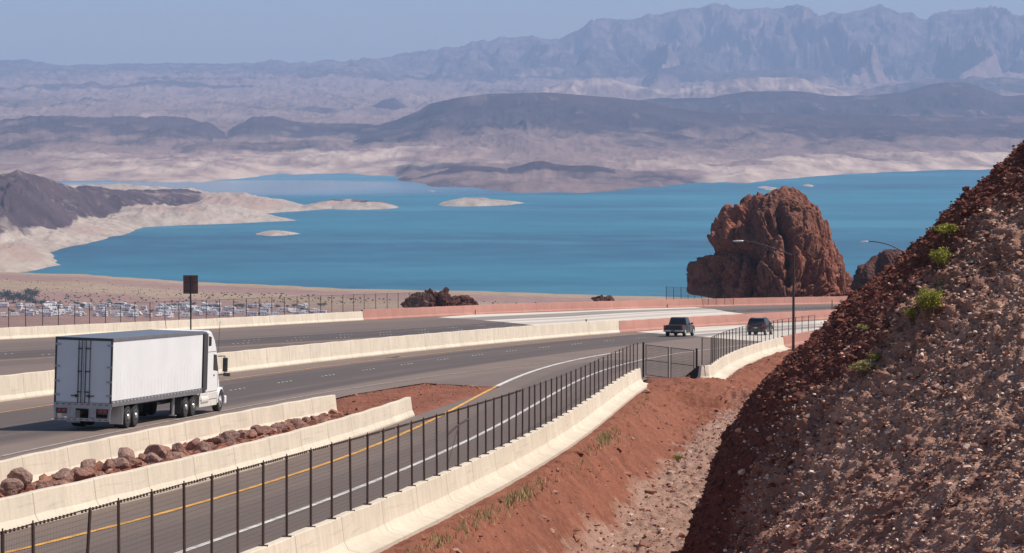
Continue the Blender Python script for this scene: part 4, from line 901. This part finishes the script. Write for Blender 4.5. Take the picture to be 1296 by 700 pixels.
street_lamp(1152, 420, 322.5, None, 'second street lamp with only its curved arm showing above the hillside', Yl, float(plane_z(Yl))-.3, arm=[(1152,323.5),(1144,319),(1134,314),(1124,309.5),(1114,307),(1106,305.8),(1099,305.6)])
M_SIGN = plain('sign_back', (0.13, 0.062, 0.050), .6, .2, .2, 3)
Ys = 368.0; bx = AT(241.5, 405, Ys); zb = float(plane_z(Ys))+.1; root = empty('road_sign', (bx[0], Ys, zb)); tag(root, 'brown rectangular road sign seen from behind on one post above the far barrier', 'road sign')
z0 = AT(241, 371.8, Ys)[2]-zb; z1 = AT(241, 348.3, Ys)[2]-zb; hw = 9.4*Ys/FPX
MB().box(-.075, .075, -.11, -.035, 0, z1-.03).build('post', M_BLACKMETAL, root)
MB().box(-hw, hw, 0, .025, z0, z1).build('sign_panel', M_SIGN, root, bevel=.01)
for zz in (z0+.3, z0+(z1-z0)*.62, z1-.25): MB().box(-hw*.97, hw*.97, -.03, -.002, zz, zz+.07).build('brace_rail', M_METAL, root)
M_REFL = plain('marker_dark', (0.05,0.04,0.04), .6); M_AMBER = plain('amber_reflector', (0.6,0.25,0.05), .4)
for i, (x, f, Y, hh, bz, lb) in enumerate([(941, L_MED, 445, 1.3, 1.2, 'dark slim marker post standing on the pink median above the black car'), (829, L_FAR, 552, .6, .0, 'tiny dark marker post at the foot of the far pink barrier'), (596, L_FAR, 482, .7, .0, 'small marker post against the far pink barrier'), (709, L_MED, 349, .25, 1.36, 'small reflector stub on top of the cream median end')]):
    X = float(f(Y)) - (.3 if bz else -.15); r_ = empty('marker_post', (X, Y, float(plane_z(Y))+bz)); tag(r_, lb, 'marker post')
    MB().tube((0,0,-.02), (0,0,hh), .06).build('post', M_REFL, r_); MB().box(-.09,.09,-.075,-.062,hh*.72,hh*.98).build('reflector', M_AMBER, r_)
mb = MB(); p = PT(487, 453.2); mb.prism([(0,0),(.5,.01),(1.1,.09),(1.2,.06),(.6,.005)], -.12, .12); o = mb.build('tyre_scrap', M_BLACKMETAL); o.location = (p[0], p[1], float(plane_z(p[1]))+.012); o.rotation_euler = (0, 0, -1.2)
tag(o, 'strip of black tyre rubber lying on the shoulder beside the cream median', 'tyre scrap')
p = PT(1002.5, 459, -.2); mb = MB(); mb.add([( -.25,0,0),(.3,-.1,0),(.22,.22,0),(-.15,.2,0),(-.1,.05,.55),(.12,.02,.4)], [(3,2,1,0),(0,1,5,4),(1,2,5),(2,3,4,5),(3,0,4)])
o = mb.build('stone', plain('pale_stone', (.62,.5,.42), .9)); o.location = (p[0], p[1], float(plane_z(p[1]))-.22); tag(o, 'single pale stone on the red dirt near the lamp post', 'stone')

# ------------------------------------------------------------------ vehicles
M_WPAINT = plain('white_paint', (0.80, 0.79, 0.78), .38, 0, .03, 1.5); M_TRAILER = plain('trailer_white_panel', (0.76, 0.755, 0.75), .45, 0, .05, .6)
M_DOORW = plain('trailer_door_white', (0.60, 0.61, 0.64), .45, 0, .05, .8); M_ALU = plain('dull_aluminium', (0.34,0.34,0.36), .42, .75, .12, 2)
M_ROOFALU = plain('roof_aluminium', (0.13,0.145,0.175), .5, .15, .1, .8); M_TYRE = plain('tyre_rubber', (0.022,0.020,0.020), .85, 0, .2, 5); M_RIM = plain('wheel_rim', (0.60,0.59,0.57), .35, .7, .1, 4)
M_DARKFRAME = plain('dark_frame', (0.05,0.045,0.045), .6); M_GLASS = plain('dark_window_glass', (0.012,0.014,0.018), .08, 0, .1, 2, .6); M_RED = plain('red_tail_lamp', (0.45,0.02,0.015), .25, 0, .1, 8)
M_DIRTYWHITE = plain('dusty_white_paint', (0.66,0.62,0.57), .5, 0, .14, 2.5); M_CHROME = plain('chrome', (0.6,0.6,0.6), .15, 1, .05, 3); M_FLAP = plain('white_mud_flap', (0.55,0.54,0.52), .6)
M_REFTAPE = plain('red_reflective_tape', (0.28,0.06,0.055), .4)
m, nt, b = new_mat('striped_tape'); M_TAPE = m; tc_ = nt.nodes.new('ShaderNodeTexCoord'); sp_ = nt.nodes.new('ShaderNodeSeparateXYZ'); nt.links.new(tc_.outputs['Object'], sp_.inputs[0])
nt.links.new(mixc(nt, mathn(nt, 'LESS_THAN', mathn(nt, 'FRACT', mathn(nt, 'DIVIDE', sp_.outputs[1], .58)), .5), (.45,.44,.43), (.06,.05,.05)), b.inputs['Base Color'])
def place(root, x, y, heading, roll=0.0):
    """stand a vehicle on the road plane, nose along heading (radians right of straight ahead)"""
    z = float(plane_z(y)); n = Vector((0, SLOPE_B, 1)).normalized(); f = Vector((math.sin(heading), math.cos(heading), -SLOPE_B*math.cos(heading))).normalized(); r_ = f.cross(n).normalized(); n = r_.cross(f); r_, n = r_*math.cos(roll)-n*math.sin(roll), n*math.cos(roll)+r_*math.sin(roll)
    root.matrix_world = Matrix(((r_.x, f.x, n.x, x), (r_.y, f.y, n.y, y), (r_.z, f.z, n.z, z+.008+abs(roll)*.9), (0,0,0,1)))
def wheel_obj(parent, xo, side, y, r, w_, dual=False, rimr=.56, name='wheel'):
    x0, x1 = (xo-w_, xo) if side > 0 else (-xo, -xo+w_)
    wo = MB().wheel(x0, x1, y, r, r).build(name, M_TYRE, parent, smooth=False, bevel=.02)
    xs_ = xo+.004 if side > 0 else -xo-.004; d_ = .03*side; rm = MB(); n = 20
    rings = []
    for dx, q_ in ((-.06, r*rimr*1.04), (.0, r*rimr), (-.02 if dual else .012, r*rimr*.82), (-.09 if dual else .02, r*rimr*.45), (.02, r*.26), (.05, r*.16)):
        rings.append([(xs_+dx*side, y+q_*math.cos(2*math.pi*k/n), r+q_*math.sin(2*math.pi*k/n)) for k in range(n)])
    rm.loft(rings).build('rim', M_RIM, wo, smooth=True); return wo

def make_truck():
    t = empty('semi_truck'); tag(t, 'white semi truck with a long plain box trailer on the highway', 'truck'); L, W, z0, z1 = 16.1, 1.3, 1.17, 4.08
    box = MB().box(-W+.02, W-.02, .08, L-.02, z0+.02, z1-.03).build('trailer_box', M_TRAILER, t, bevel=.02)
    seam = MB()
    for k in range(1, 27):
        y = .3+k*.59
        for s in (-1, 1): seam.box(s*(W-.020)-.003, s*(W-.020)+.003, y-.010, y+.010, z0+.2, z0+random.uniform(.7,1.5))
    o_ = seam.build('panel_seam', M_DIRTYWHITE, box); o_['kind'] = 'stuff'
    MB().box(-W, W, .02, L, z1-.03, z1).build('trailer_roof', M_ROOFALU, t)
    for s in (-1, 1):
        x0, x1 = sorted((s*(W-.03), s*(W+.015)))
        MB().box(x0, x1, .1, L, z1-.13, z1+.012).build('top_rail', M_ALU, t)
        lr = MB().box(x0, x1, .1, L, z0-.1, z0+.16).build('bottom_rail', M_ALU, t)
        MB().box(s*(W+.02)-.004, s*(W+.02)+.004, .3, L-.3, z0+.07, z0+.115).build('reflective_tape', M_TAPE, lr)
    fr = MB().box(-W, -W+.07, 0, .1, z0-.12, z1).box(W-.07, W, 0, .1, z0-.12, z1).box(-W+.07, W-.07, 0, .1, z1-.11, z1).build('door_frame', M_DARKFRAME, t)
    sill = MB().box(-W, W, -.03, .12, z0-.2, z0+.04).build('rear_sill', M_ALU, t); tp = MB()
    for k in range(9): tp.box(-W+.1+k*.28, -W+.24+k*.28, -.036, -.031, z0-.05, z0+.0)
    tp.build('reflective_tape', M_REFTAPE, sill)
    for s in (-1, 1):
        x0, x1 = sorted((s*.012, s*(W-.075))); d_ = MB().box(x0, x1, .02, .07, z0+.06, z1-.12).build('trailer_door', M_DOORW, t, bevel=.012)
        rods = MB()
        for xr in (.10, .30) if s > 0 else (.08, .22): rods.tube((s*xr, -.012, z0+.02), (s*xr, -.012, z1-.12), .022)
        for zz in (z0+.5, z0+1.4, z1-.5): rods.box(s*.06, s*.33, -.03, .02, zz, zz+.05) if s > 0 else rods.box(-.26, -.05, -.03, .02, zz, zz+.05)
        rods.build('lock_rod', M_DARKFRAME, d_); MB().box(*sorted((s*.16, s*.52)), -.05, -.02, z0+.33, z0+.38).box(*sorted((s*.24, s*.34)), -.05, -.02, z0+.29, z0+.42).build('handle', M_DARKFRAME, d_)
        hg = MB()
        for zz in (z0+.35, z0+.95, z0+1.6, z1-.35): hg.box(*sorted((s*(W-.24), s*(W+.006))), -.02, .018, zz, zz+.08)
        hg.build('hinge', M_ALU, d_)
    ug = MB().box(-W+.03, W-.03, -.05, .07, .42, .55)
    for s in (-1, 1): ug.box(*sorted((s*.56, s*.62)), -.04, .05, .55, z0-.19).box(*sorted((s*(.30),s*.34)), -.02, .04, .55, z0-.19)
    g = ug.build('rear_guard', M_ALU, t); tp = MB()
    for k in range(9): tp.box(-W+.08+k*.28, -W+.22+k*.28, -.056, -.051, .46, .51)
    tp.build('reflective_tape', M_REFTAPE, g)
    MB().box(-.93, -.32, -.01, .02, .58, z0-.2).build('guard_plate', M_ALU, t); MB().box(.36, .55, -.01, .02, .58, z0-.2).build('guard_plate', M_ALU, t)
    for s in (-1, 1):
        MB().add([(s*(W-.02),-.02,z0-.2),(s*(W-.1),-.02,z0-.2),(s*(W-.16),-.02,.5),(s*(W-.06),-.02,.5),(s*(W-.02),.1,z0-.2),(s*(W-.1),.1,z0-.2),(s*(W-.16),.1,.5),(s*(W-.06),.1,.5)],[(0,1,2,3),(7,6,5,4),(0,4,5,1),(1,5,6,2),(2,6,7,3),(3,7,4,0)]).build('guard_bracket', M_ALU, t)
        lb = MB().box(*sorted((s*.70, s*1.16)), -.04, .03, z0-.44, z0-.20).build('lamp_bracket', M_DARKFRAME, t)
        for k in range(2): MB().tube((s*(.83+k*.2), -.062, z0-.31), (s*(.83+k*.2), -.04, z0-.31), .06, n=12).build('tail_light', M_RED, lb)
        MB().box(*sorted((s*.68, s*1.29)), 2.02, 2.05, .22, z0-.06).build('mud_flap', M_FLAP, t)
        MB().box(*sorted((s*.66, s*1.2)), 12.55, 12.58, .25, z0-.1).build('mud_flap', M_DARKFRAME, t)
    MB().box(-.5, .5, .5, 15.5, z0-.3, z0-.02).box(-W+.1, W-.1, .3, L-.1, z0-.06, z0+.02).build('trailer_chassis', M_DARKFRAME, t)
    sl = MB().box(-.55, -.45, 1.6, 5.4, z0-.55, z0-.3).box(.45, .55, 1.6, 5.4, z0-.55, z0-.3)
    for y in (3.0, 4.3): sl.tube((-1.0, y, .52), (1.0, y, .52), .09)
    sl.build('axle', M_DARKFRAME, t)
    for s in (-1, 1):
        for y in (3.0, 4.3):
            wheel_obj(t, W-.04, s, y, .52, .56, True)
        MB().tube((s*.95, 12.0, .18), (s*.95, 12.0, z0-.05), .075, n=8).box(*sorted((s*.8, s*1.1)), 11.85, 12.15, .15, .19).tube((s*.95,12.0,z0-.15),(s*.6,12.7,z0-.15),.04).build('landing_leg', M_GALV, t)
        for y in (13.35, 14.75): wheel_obj(t, W-.06, s, y, .52, .56, True)
        wheel_obj(t, W-.1, s, 20.25, .52, .32, False)
        MB().tube((s*.98, 16.2, .72), (s*.98, 17.6, .72), .30, n=18).build('fuel_tank', M_DIRTYWHITE, t, smooth=False)
        sk = MB().add([(s*1.22,16.0,.38),(s*1.22,19.45,.38),(s*1.22,19.45,1.05),(s*1.22,16.0,1.05),(s*1.17,16.0,.38),(s*1.17,19.45,.38),(s*1.17,19.45,1.05),(s*1.17,16.0,1.05)],[(0,1,2,3),(7,6,5,4),(0,4,5,1),(1,5,6,2),(2,6,7,3),(3,7,4,0)]).build('side_skirt', M_DIRTYWHITE, t, bevel=.02)
        MB().box(*sorted((s*1.215, s*1.226)), 16.05, 19.4, .70, .725).build('step_groove', M_DARKFRAME, sk)
    MB().box(-.45, .45, 12.7, 21.0, .72, .98).build('tractor_frame', M_DARKFRAME, t)
    # sleeper cab: outline seen from the side, waist and roof pulled in
    Cw = 1.22
    prof_c = [(17.3,1.05),(19.55,1.05),(19.75,1.75),(19.72,2.0),(19.2,3.05),(18.75,3.62),(18.1,4.0),(17.7,4.08),(17.34,4.05)]
    def ring(x, inset): 
        cx_, cz_ = 18.4, 2.4
        return [(x, cx_+(y-cx_)*(1-inset), cz_+(z-cz_)*(1-inset)) for y, z in prof_c]
    cab = MB().loft([ring(-Cw, .035), ring(-Cw+.05, 0), ring(Cw-.05, 0), ring(Cw, .035)]).build('cab', M_WPAINT, t, bevel=.05)
    MB().box(-Cw-.004, Cw+.004, 17.34, 19.1, 3.02, 3.045).build('roof_seam', M_DARKFRAME, cab)
    for s in (-1, 1):
        x0, x1 = sorted((s*(Cw-.02), s*(Cw+.012)))
        MB().prism([(17.5,3.32),(18.05,3.32),(18.05,3.76),(17.5,3.82)], x0, x1).build('sleeper_window', M_GLASS, cab, bevel=.03)
        MB().prism([(18.55,2.12),(19.52,2.05),(19.15,2.85),(18.55,2.9)], x0, x1).build('side_window', M_GLASS, cab)
        dr = MB().prism([(18.45,1.1),(19.5,1.1),(19.6,1.9),(19.58,2.02),(18.45,2.08)], *sorted((s*(Cw-.02), s*(Cw+.008)))).build('cab_door', M_WPAINT, cab, bevel=.012)
        MB().box(*sorted((s*(Cw+.01), s*(Cw+.04))), 18.55, 18.75, 1.85, 1.9).build('handle', M_DARKFRAME, dr)
        mr = MB().path([(s*Cw, 19.4, 2.78), (s*(Cw+.34), 19.5, 2.8), (s*(Cw+.36), 19.5, 1.9), (s*Cw, 19.55, 1.85)], .025, 6).build('mirror_arm', M_DARKFRAME, cab)
        MB().box(*sorted((s*(Cw+.24), s*(Cw+.48))), 19.44, 19.58, 2.02, 2.72).build('side_mirror', M_DARKFRAME, mr, bevel=.03); MB().box(*sorted((s*(Cw+.28), s*(Cw+.62))), 19.44, 19.58, 1.80, 1.97).build('convex_mirror', M_DARKFRAME, mr, bevel=.03)
        MB().box(*sorted((s*(Cw-.05), s*(Cw+.03))), 16.5, 17.31, 1.2, 3.95).build('cab_extender', M_DARKFRAME, cab)
    MB().box(-1.05, 1.05, 17.1, 17.31, 1.1, 3.9).build('cab_back', M_DARKFRAME, cab)
    MB().add([(-1.0,19.16,3.08),(1.0,19.16,3.08),(1.0,19.74,2.05),(-1.0,19.74,2.05),(-1.0,19.22,3.10),(1.0,19.22,3.10),(1.0,19.80,2.07),(-1.0,19.80,2.07)],[(3,2,1,0),(4,5,6,7),(0,1,5,4),(1,2,6,5),(2,3,7,6),(3,0,4,7)]).build('windscreen', M_GLASS, cab)
    prof_h = [(19.7,.9),(21.45,.75),(21.6,1.15),(21.35,1.65),(20.6,1.86),(19.7,1.98)]
    def ringh(x, k): return [(x*(1-.12*k*(y-19.7)/1.9), y, .9+(z-.9)*(1-.06*k)) for y, z in prof_h]
    hood = MB().loft([ringh(-1.0, 1.6), ringh(-.8, .5), ringh(.8, .5), ringh(1.0, 1.6)]).build('hood', M_WPAINT, t, bevel=.06)
    for s in (-1, 1):
        fd = MB(); ring_pts = []
        for k in range(13):
            a = math.pi*(-.02+1.04*k/12); ring_pts.append((a, .68))
        rings = []
        for a, r_ in ring_pts:
            yy = 20.25+r_*math.cos(a); zz = .52+r_*math.sin(a)*1.02
            rings.append([(s*.82, yy, zz), (s*1.22, yy, zz), (s*1.24, 20.25+(r_-.06)*math.cos(a), .52+(r_-.06)*math.sin(a)), (s*.82, 20.25+(r_-.06)*math.cos(a), .52+(r_-.06)*math.sin(a))])
        fd.loft(rings).build('fender', M_WPAINT, t, smooth=False); MB().box(*sorted((s*.6, s*1.05)), 21.38, 21.52, .95, 1.2).build('headlight', M_CHROME, t, bevel=.03)
    MB().box(-1.15, 1.15, 21.45, 21.75, .35, .75).build('bumper', M_WPAINT, t, bevel=.05); MB().tube((1.18, 19.6, 3.0), (1.2, 19.75, 4.5), .012).build('antenna', M_DARKFRAME, t)
    return t
truck = make_truck()
hd = math.atan(.1527)+R(.5)
p = AT(146.3, 541.5, 160); pr = PT(143.6, 544.5)
fx, fy = math.sin(hd), math.cos(hd); rx, ry = math.cos(hd), -math.sin(hd)
# rear right corner of the trailer stands over the surveyed point
place(truck, pr[0]-rx*1.3, pr[1]-ry*1.3-1.2, hd, R(1.7))

def car_body(kind):
    return None
M_GREYBLUE = plain('dark_slate_paint', (0.014,0.016,0.021), .35, .0, .08, 2, .3, .2); M_BLACKPAINT = plain('black_paint', (0.006,0.006,0.008), .3, 0, .08, 2, .3, .2); M_BUMP = plain('chrome_bumper', (0.42,0.41,0.40), .3, .8, .1, 4)
def ringx(prof, x, f=lambda y, z: 1.0): return [(x*f(y, z), y, z) for y, z in prof]
def make_pickup():
    t = empty('pickup_truck'); tag(t, 'dark slate pickup truck driving away on the highway', 'pickup'); W = .98
    low = [(.0,.62),(.03,1.12),(1.9,1.13),(1.95,1.18),(3.9,1.16),(4.05,1.12),(5.5,1.02),(5.75,.85),(5.78,.45),(5.1,.38),(.9,.42),(.1,.5)]
    tl = lambda y, z: 1-.05*max(0, z-.9)-.06*max(0,(y-4.8))
    body = MB().loft([ringx(low, -W, lambda y,z: tl(y,z)*.985), ringx(low, -W+.05, lambda y,z: tl(y,z)*1.02), ringx(low, W-.05, lambda y,z: tl(y,z)*1.02), ringx(low, W, lambda y,z: tl(y,z)*.985)]).build('body', M_GREYBLUE, t, bevel=.04)
    MB().box(-.76, .76, .12, 1.85, 1.128, 1.14).build('bed_floor', M_DARKFRAME, body)
    gh = [(1.92,1.13),(2.12,1.80),(2.35,1.88),(3.3,1.88),(3.55,1.80),(4.1,1.13)]
    tg_ = lambda y, z: 1-.24*max(0, z-1.13)
    cab = MB().loft([ringx(gh, -W*.93, tg_), ringx(gh, W*.93, tg_)]).build('cab', M_GREYBLUE, t, bevel=.05)
    MB().add([(-.76,1.955,1.24),(.76,1.955,1.24),(.70,2.10,1.74),(-.70,2.10,1.74),(-.76,1.985,1.24),(.76,1.985,1.24),(.70,2.13,1.74),(-.70,2.13,1.74)],[(0,1,2,3),(7,6,5,4),(0,4,5,1),(1,5,6,2),(2,6,7,3),(3,7,4,0)]).build('rear_window', M_GLASS, cab)
    MB().add([(-.74,4.06,1.2),(.74,4.06,1.2),(.68,3.6,1.76),(-.68,3.6,1.76),(-.74,4.03,1.2),(.74,4.03,1.2),(.68,3.57,1.76),(-.68,3.57,1.76)],[(3,2,1,0),(4,5,6,7),(0,1,5,4),(1,2,6,5),(2,3,7,6),(3,0,4,7)]).build('windscreen', M_GLASS, cab)
    for s in (-1, 1):
        for q_ in ([(2.2,1.2),(2.95,1.2),(2.95,1.74),(2.38,1.74)], [(3.03,1.2),(3.92,1.2),(3.5,1.74),(3.03,1.74)]):
            mb = MB(); a = [(s*W*.93*(1-.24*(z-1.13))+s*.004, y, z) for y, z in q_]; b_ = [(x-s*.03, y, z) for x, y, z in a]; mb.add(a+b_, [(0,1,2,3),(7,6,5,4),(0,4,5,1),(1,5,6,2),(2,6,7,3),(3,7,4,0)]); mb.build('side_window', M_GLASS, cab)
        MB().box(*sorted((s*.80, s*.975)), -.012, .06, .80, 1.10).build('tail_light', M_RED, t, bevel=.015)
        MB().box(*sorted((s*.95, s*1.17)), 3.72, 3.84, 1.16, 1.34).build('side_mirror', M_DARKFRAME, t, bevel=.03)
        for y in (1.25, 4.85): wheel_obj(t, .98, s, y, .40, .27, False, .62)
        ar = MB()
        MB().box(*sorted((s*.96, s*.985)), 2.0, 2.02, .5, 1.1).box(*sorted((s*.96, s*.985)), 2.98, 3.0, .5, 1.1).build('door_gap', M_DARKFRAME, body)
        MB().box(*sorted((s*.9, s*1.04)), 1.9, 4.2, .36, .42).build('side_step', M_DARKFRAME, t)
    MB().box(-.74, .74, -.015, .03, .66, 1.11).build('tailgate', M_GREYBLUE, t, bevel=.015)
    bp = MB().box(-.97, .97, -.14, .06, .48, .66).build('rear_bumper', M_BUMP, t, bevel=.04); MB().box(-.2, .2, -.146, -.141, .52, .63).build('number_plate', M_DARKFRAME, bp)
    MB().tube((-.8,1.25,.4),(.8,1.25,.4),.07).box(-.35,.35,.4,1.2,.3,.45).box(-.5,.5,1.5,5.2,.34,.5).build('underside', M_DARKFRAME, t)
    return t
pk = make_pickup(); pp = PT(852, 426.3); place(pk, pp[0], pp[1], R(15.5))
def make_suv():
    t = empty('black_car'); tag(t, 'black hatchback style sport car seen behind the dark fence on the highway', 'car'); W = .92
    low = [(.0,.5),(-.02,.95),(.05,1.06),(3.3,1.04),(4.35,.92),(4.6,.72),(4.62,.4),(4.1,.3),(.6,.32),(.1,.38)]; tl = lambda y, z: 1-.07*max(0,y-3.6)-.04*max(0,z-.9)
    MB().loft([ringx(low, -W, lambda y,z: tl(y,z)*.98), ringx(low, -W+.06, lambda y,z: tl(y,z)*1.025), ringx(low, W-.06, lambda y,z: tl(y,z)*1.025), ringx(low, W, lambda y,z: tl(y,z)*.98)]).build('body', M_BLACKPAINT, t, bevel=.05)
    gh = [(.08,1.05),(.38,1.62),(.75,1.71),(2.0,1.73),(2.5,1.66),(3.35,1.04)]; tg_ = lambda y, z: 1-.24*max(0,z-1.05)
    cab = MB().loft([ringx(gh, -W*.98, tg_), ringx(gh, W*.98, tg_)]).build('cabin', M_BLACKPAINT, t, bevel=.05)
    MB().add([(-.74,.115,1.12),(.74,.115,1.12),(.66,.34,1.56),(-.66,.34,1.56),(-.74,.15,1.12),(.74,.15,1.12),(.66,.38,1.56),(-.66,.38,1.56)],[(0,1,2,3),(7,6,5,4),(0,4,5,1),(1,5,6,2),(2,6,7,3),(3,7,4,0)]).build('rear_window', M_GLASS, cab)
    MB().box(-.68, .68, .28, .52, 1.69, 1.73).build('roof_spoiler', M_BLACKPAINT, cab, bevel=.012)
    for s in (-1, 1):
        for q_ in ([(.55,1.12),(1.35,1.12),(1.35,1.58),(.75,1.56)], [(1.42,1.12),(2.2,1.12),(2.2,1.6),(1.42,1.6)], [(2.27,1.12),(3.1,1.12),(2.5,1.56),(2.27,1.58)]):
            a = [(s*W*.98*(1-.24*(z-1.05))+s*.004, y, z) for y, z in q_]; b_ = [(x-s*.03, y, z) for x, y, z in a]; MB().add(a+b_, [(0,1,2,3),(7,6,5,4),(0,4,5,1),(1,5,6,2),(2,6,7,3),(3,7,4,0)]).build('side_window', M_GLASS, cab)
        MB().tube((s*.62,.6,1.77),(s*.62,2.1,1.78),.018).tube((s*.62,.7,1.7),(s*.62,.7,1.77),.018).tube((s*.62,2.0,1.7),(s*.62,2.0,1.78),.018).build('roof_rail', M_DARKFRAME, cab)
        MB().box(*sorted((s*.62, s*.90)), -.03, .05, .92, 1.06).build('tail_light', M_RED, t, bevel=.015); MB().box(*sorted((s*.86, s*1.06)), 2.85, 2.97, 1.06, 1.2).build('side_mirror', M_BLACKPAINT, t, bevel=.03)
        for y in (.85, 3.7): wheel_obj(t, .91, s, y, .35, .23, False, .66)
    bp = MB().box(-.86, .86, -.09, .06, .40, .62).build('rear_bumper', M_DARKFRAME, t, bevel=.04); MB().box(-.26, .26, -.036, -.022, .70, .82).build('number_plate', M_FLAP, t)
    return t
sv = make_suv(); sv['label'] = 'black car with roof rails driving away behind the dark fence on the highway'; pp = PT(956.5, 424.6); place(sv, pp[0], pp[1], R(16))

# ------------------------------------------------------------------ lakeside camp
M_RVW = plain('caravan_white', (0.72,0.71,0.70), .5, 0, .08, .5)
def caravan(kind):
    import bmesh
    mb = MB(); L = (7.5, 9.5, 6.2)[kind]; W = 1.25
    pf = [[(0,.7),(0,2.9),(.3,3.05),(L-.6,3.05),(L,2.3),(L-.2,.7)], [(0,.8),(0,3.2),(L-1.6,3.25),(L-1.5,3.6),(L-.1,3.5),(L,1.9),(L-1.5,1.8),(L-1.7,.8)], [(0,.6),(0,2.8),(.2,2.95),(L-1.9,2.95),(L-1.7,2.2),(L-.9,1.5),(L,1.3),(L,.6)]][kind]
    mb.prism(pf, -W, W); me_o = mb.build('caravan', M_RVW)
    me = me_o.data; me.materials.append(M_GLASS); me.materials.append(M_TYRE); n0 = len(me.polygons); bm = bmesh.new(); bm.from_mesh(me)
    def bx(x0,x1,y0,y1,z0,z1,mi):
        r_ = bmesh.ops.create_cube(bm, size=1, matrix=Matrix.Translation(((x0+x1)/2,(y0+y1)/2,(z0+z1)/2)) @ Matrix.Diagonal((x1-x0,y1-y0,z1-z0,1)))
        for v_ in r_['verts']:
            for f_ in v_.link_faces: f_.material_index = mi
    for s in (-1, 1):
        for y in (1.2, 3.4): bx(*sorted((s*(W-.01), s*(W+.02))), y, y+1.1, 1.7, 2.3, 1)
        for y in (2.2, L-2.2): bx(*sorted((s*(W-.25), s*(W+.01))), y-.35, y+.35, 0, .7, 2)
    bx(-.6,.6,-.02,.01,1.6,2.3,1)
    bm.to_mesh(me); bm.free(); return me_o
protos = [caravan(k) for k in range(3)]; GRP_C = 'white caravans in the lakeside camp'
def gz(x, D): return float(plain_z(np.array([x]), np.array([D]))[0] + fbm(np.array([(x-648)/FPX*D*.004]), np.array([D*.004]), octv=4, seed=3)[0]*3)
cnt = 0; rr = random.Random(11)
while cnt < 150:
    x = rr.uniform(-24, 418) if rr.random() < .8 else rr.uniform(-24, 250)
    y = rr.choice([389,391.5,394,396.5,399,401]) + rr.gauss(0, .5) + x*.006
    if x > 330 and rr.random() < .5: continue
    k = rr.randrange(3); o = protos[k] if cnt < 3 and k == cnt else (protos[cnt] if cnt < 3 else copy_tree(protos[k]))
    D = 3350.0
    for _ in range(12): D = (EYE-gz(x, D))*FPX/((y-105)*1.0)*1.003
    o.location = ((x-648)/FPX*D, D, gz(x, D)-.1); o.rotation_euler = (0, 0, rr.choice([1.57, 1.57, -1.57, 0.4, 1.1, 2.2])+rr.gauss(0, .25)); sc_ = rr.uniform(1.0, 1.35); o.scale = (sc_, sc_, sc_*1.1)
    tag(o, 'white caravan or motorhome parked in the distant camp above the lake shore', 'caravan', GRP_C); cnt += 1
def tree_proto(h, w_, seed):
    rd = random.Random(seed); root = empty('tree'); tk = MB().tube((0,0,-.5), (0,0,h*.55), .05*h, .03*h, 7); br = []
    for k in range(7):
        a = rd.random()*6.28; e_ = Vector((math.cos(a)*w_*.35, math.sin(a)*w_*.35, h*rd.uniform(.5, .85))); tk.tube((0,0,h*rd.uniform(.2,.45)), e_, .022*h, .01*h, 5); br.append(e_)
    tk.build('trunk', M_TWIG, root); st_ = random.getstate(); random.seed(seed)
    def fn():
        c_ = random.choice(br); return c_+Vector((random.gauss(0,.17)*w_, random.gauss(0,.17)*w_, random.gauss(0,.14)*h))
    V, F, T = leaf_cloud(420, fn, .16*h, 1.6); random.setstate(st_); np_mesh('crown', V, F, M_DARKLEAF, root, smooth=False, attrs={'tint': T}); return root
tp = [tree_proto(5.5, 6.5, s) for s in (1, 2)]; used = [False, False]
TREES = [(-8,384,2.0),(6,383,2.2),(16,385,1.9),(24,384,1.8),(33,386,1.7),(40,380,2.2),(41,388,1.3),(52,388,1.2)] + [(rr.uniform(55, 415), rr.uniform(386.5, 391)+.012*0, rr.uniform(.45, .9)) for _ in range(26)] + [(rr.uniform(-10, 415), rr.uniform(391, 400), rr.uniform(.35, .7)) for _ in range(16)]
for x, y, s in TREES:
    k = rr.randrange(2); o = tp[k] if not used[k] else copy_tree(tp[k]); used[k] = True; y = y + x*.006
    D = 3350.0
    for _ in range(12): D = (EYE-gz(x, D))*FPX/(y-105)*1.003
    o.location = ((x-648)/FPX*D, D, gz(x, D)); o.scale = (s, s, s*.9); o.rotation_euler = (0, 0, rr.random()*6.28)
    big_ = s > 1.25
    tag(o, 'tall dark tree in the thick clump beside the camp at the left edge' if big_ else 'low dark green tree among the white caravans of the distant camp', 'tree', 'trees at the left end of the camp' if big_ else 'trees in the lakeside camp')
# desert scrub dotted over the plain: one mass
V, F, T = [], [], []; b0 = 0
for k in range(1500):
    x = rr.uniform(-60, 900); y = rr.choice([rr.uniform(352, 384), rr.uniform(366, 386)]); D = 3600.0
    for _ in range(6): D = (EYE-gz(x, D))*FPX/(y-105)*1.003
    if shore_near(np.array([x]))[0]-D < 230: continue
    c_ = Vector(((x-648)/FPX*D, D, gz(x, D))); s = rr.uniform(.4, 1.25)*(1.1 if y > 372 else .7)
    for j in range(3):
        a = rr.random()*3.14; d_ = Vector((math.cos(a), math.sin(a), 0))*s; V += [c_-d_, c_+d_, c_+d_*.6+Vector((0,0,s*rr.uniform(.7,1.1))), c_-d_*.6+Vector((0,0,s*rr.uniform(.7,1.1)))]; F.append((b0,b0+1,b0+2,b0+3)); b0 += 4; T += [rr.random()]*4
tag(np_mesh('vegetation', [tuple(v_) for v_ in V], F, M_DARKLEAF, smooth=False, attrs={'tint': T}), kind='stuff')
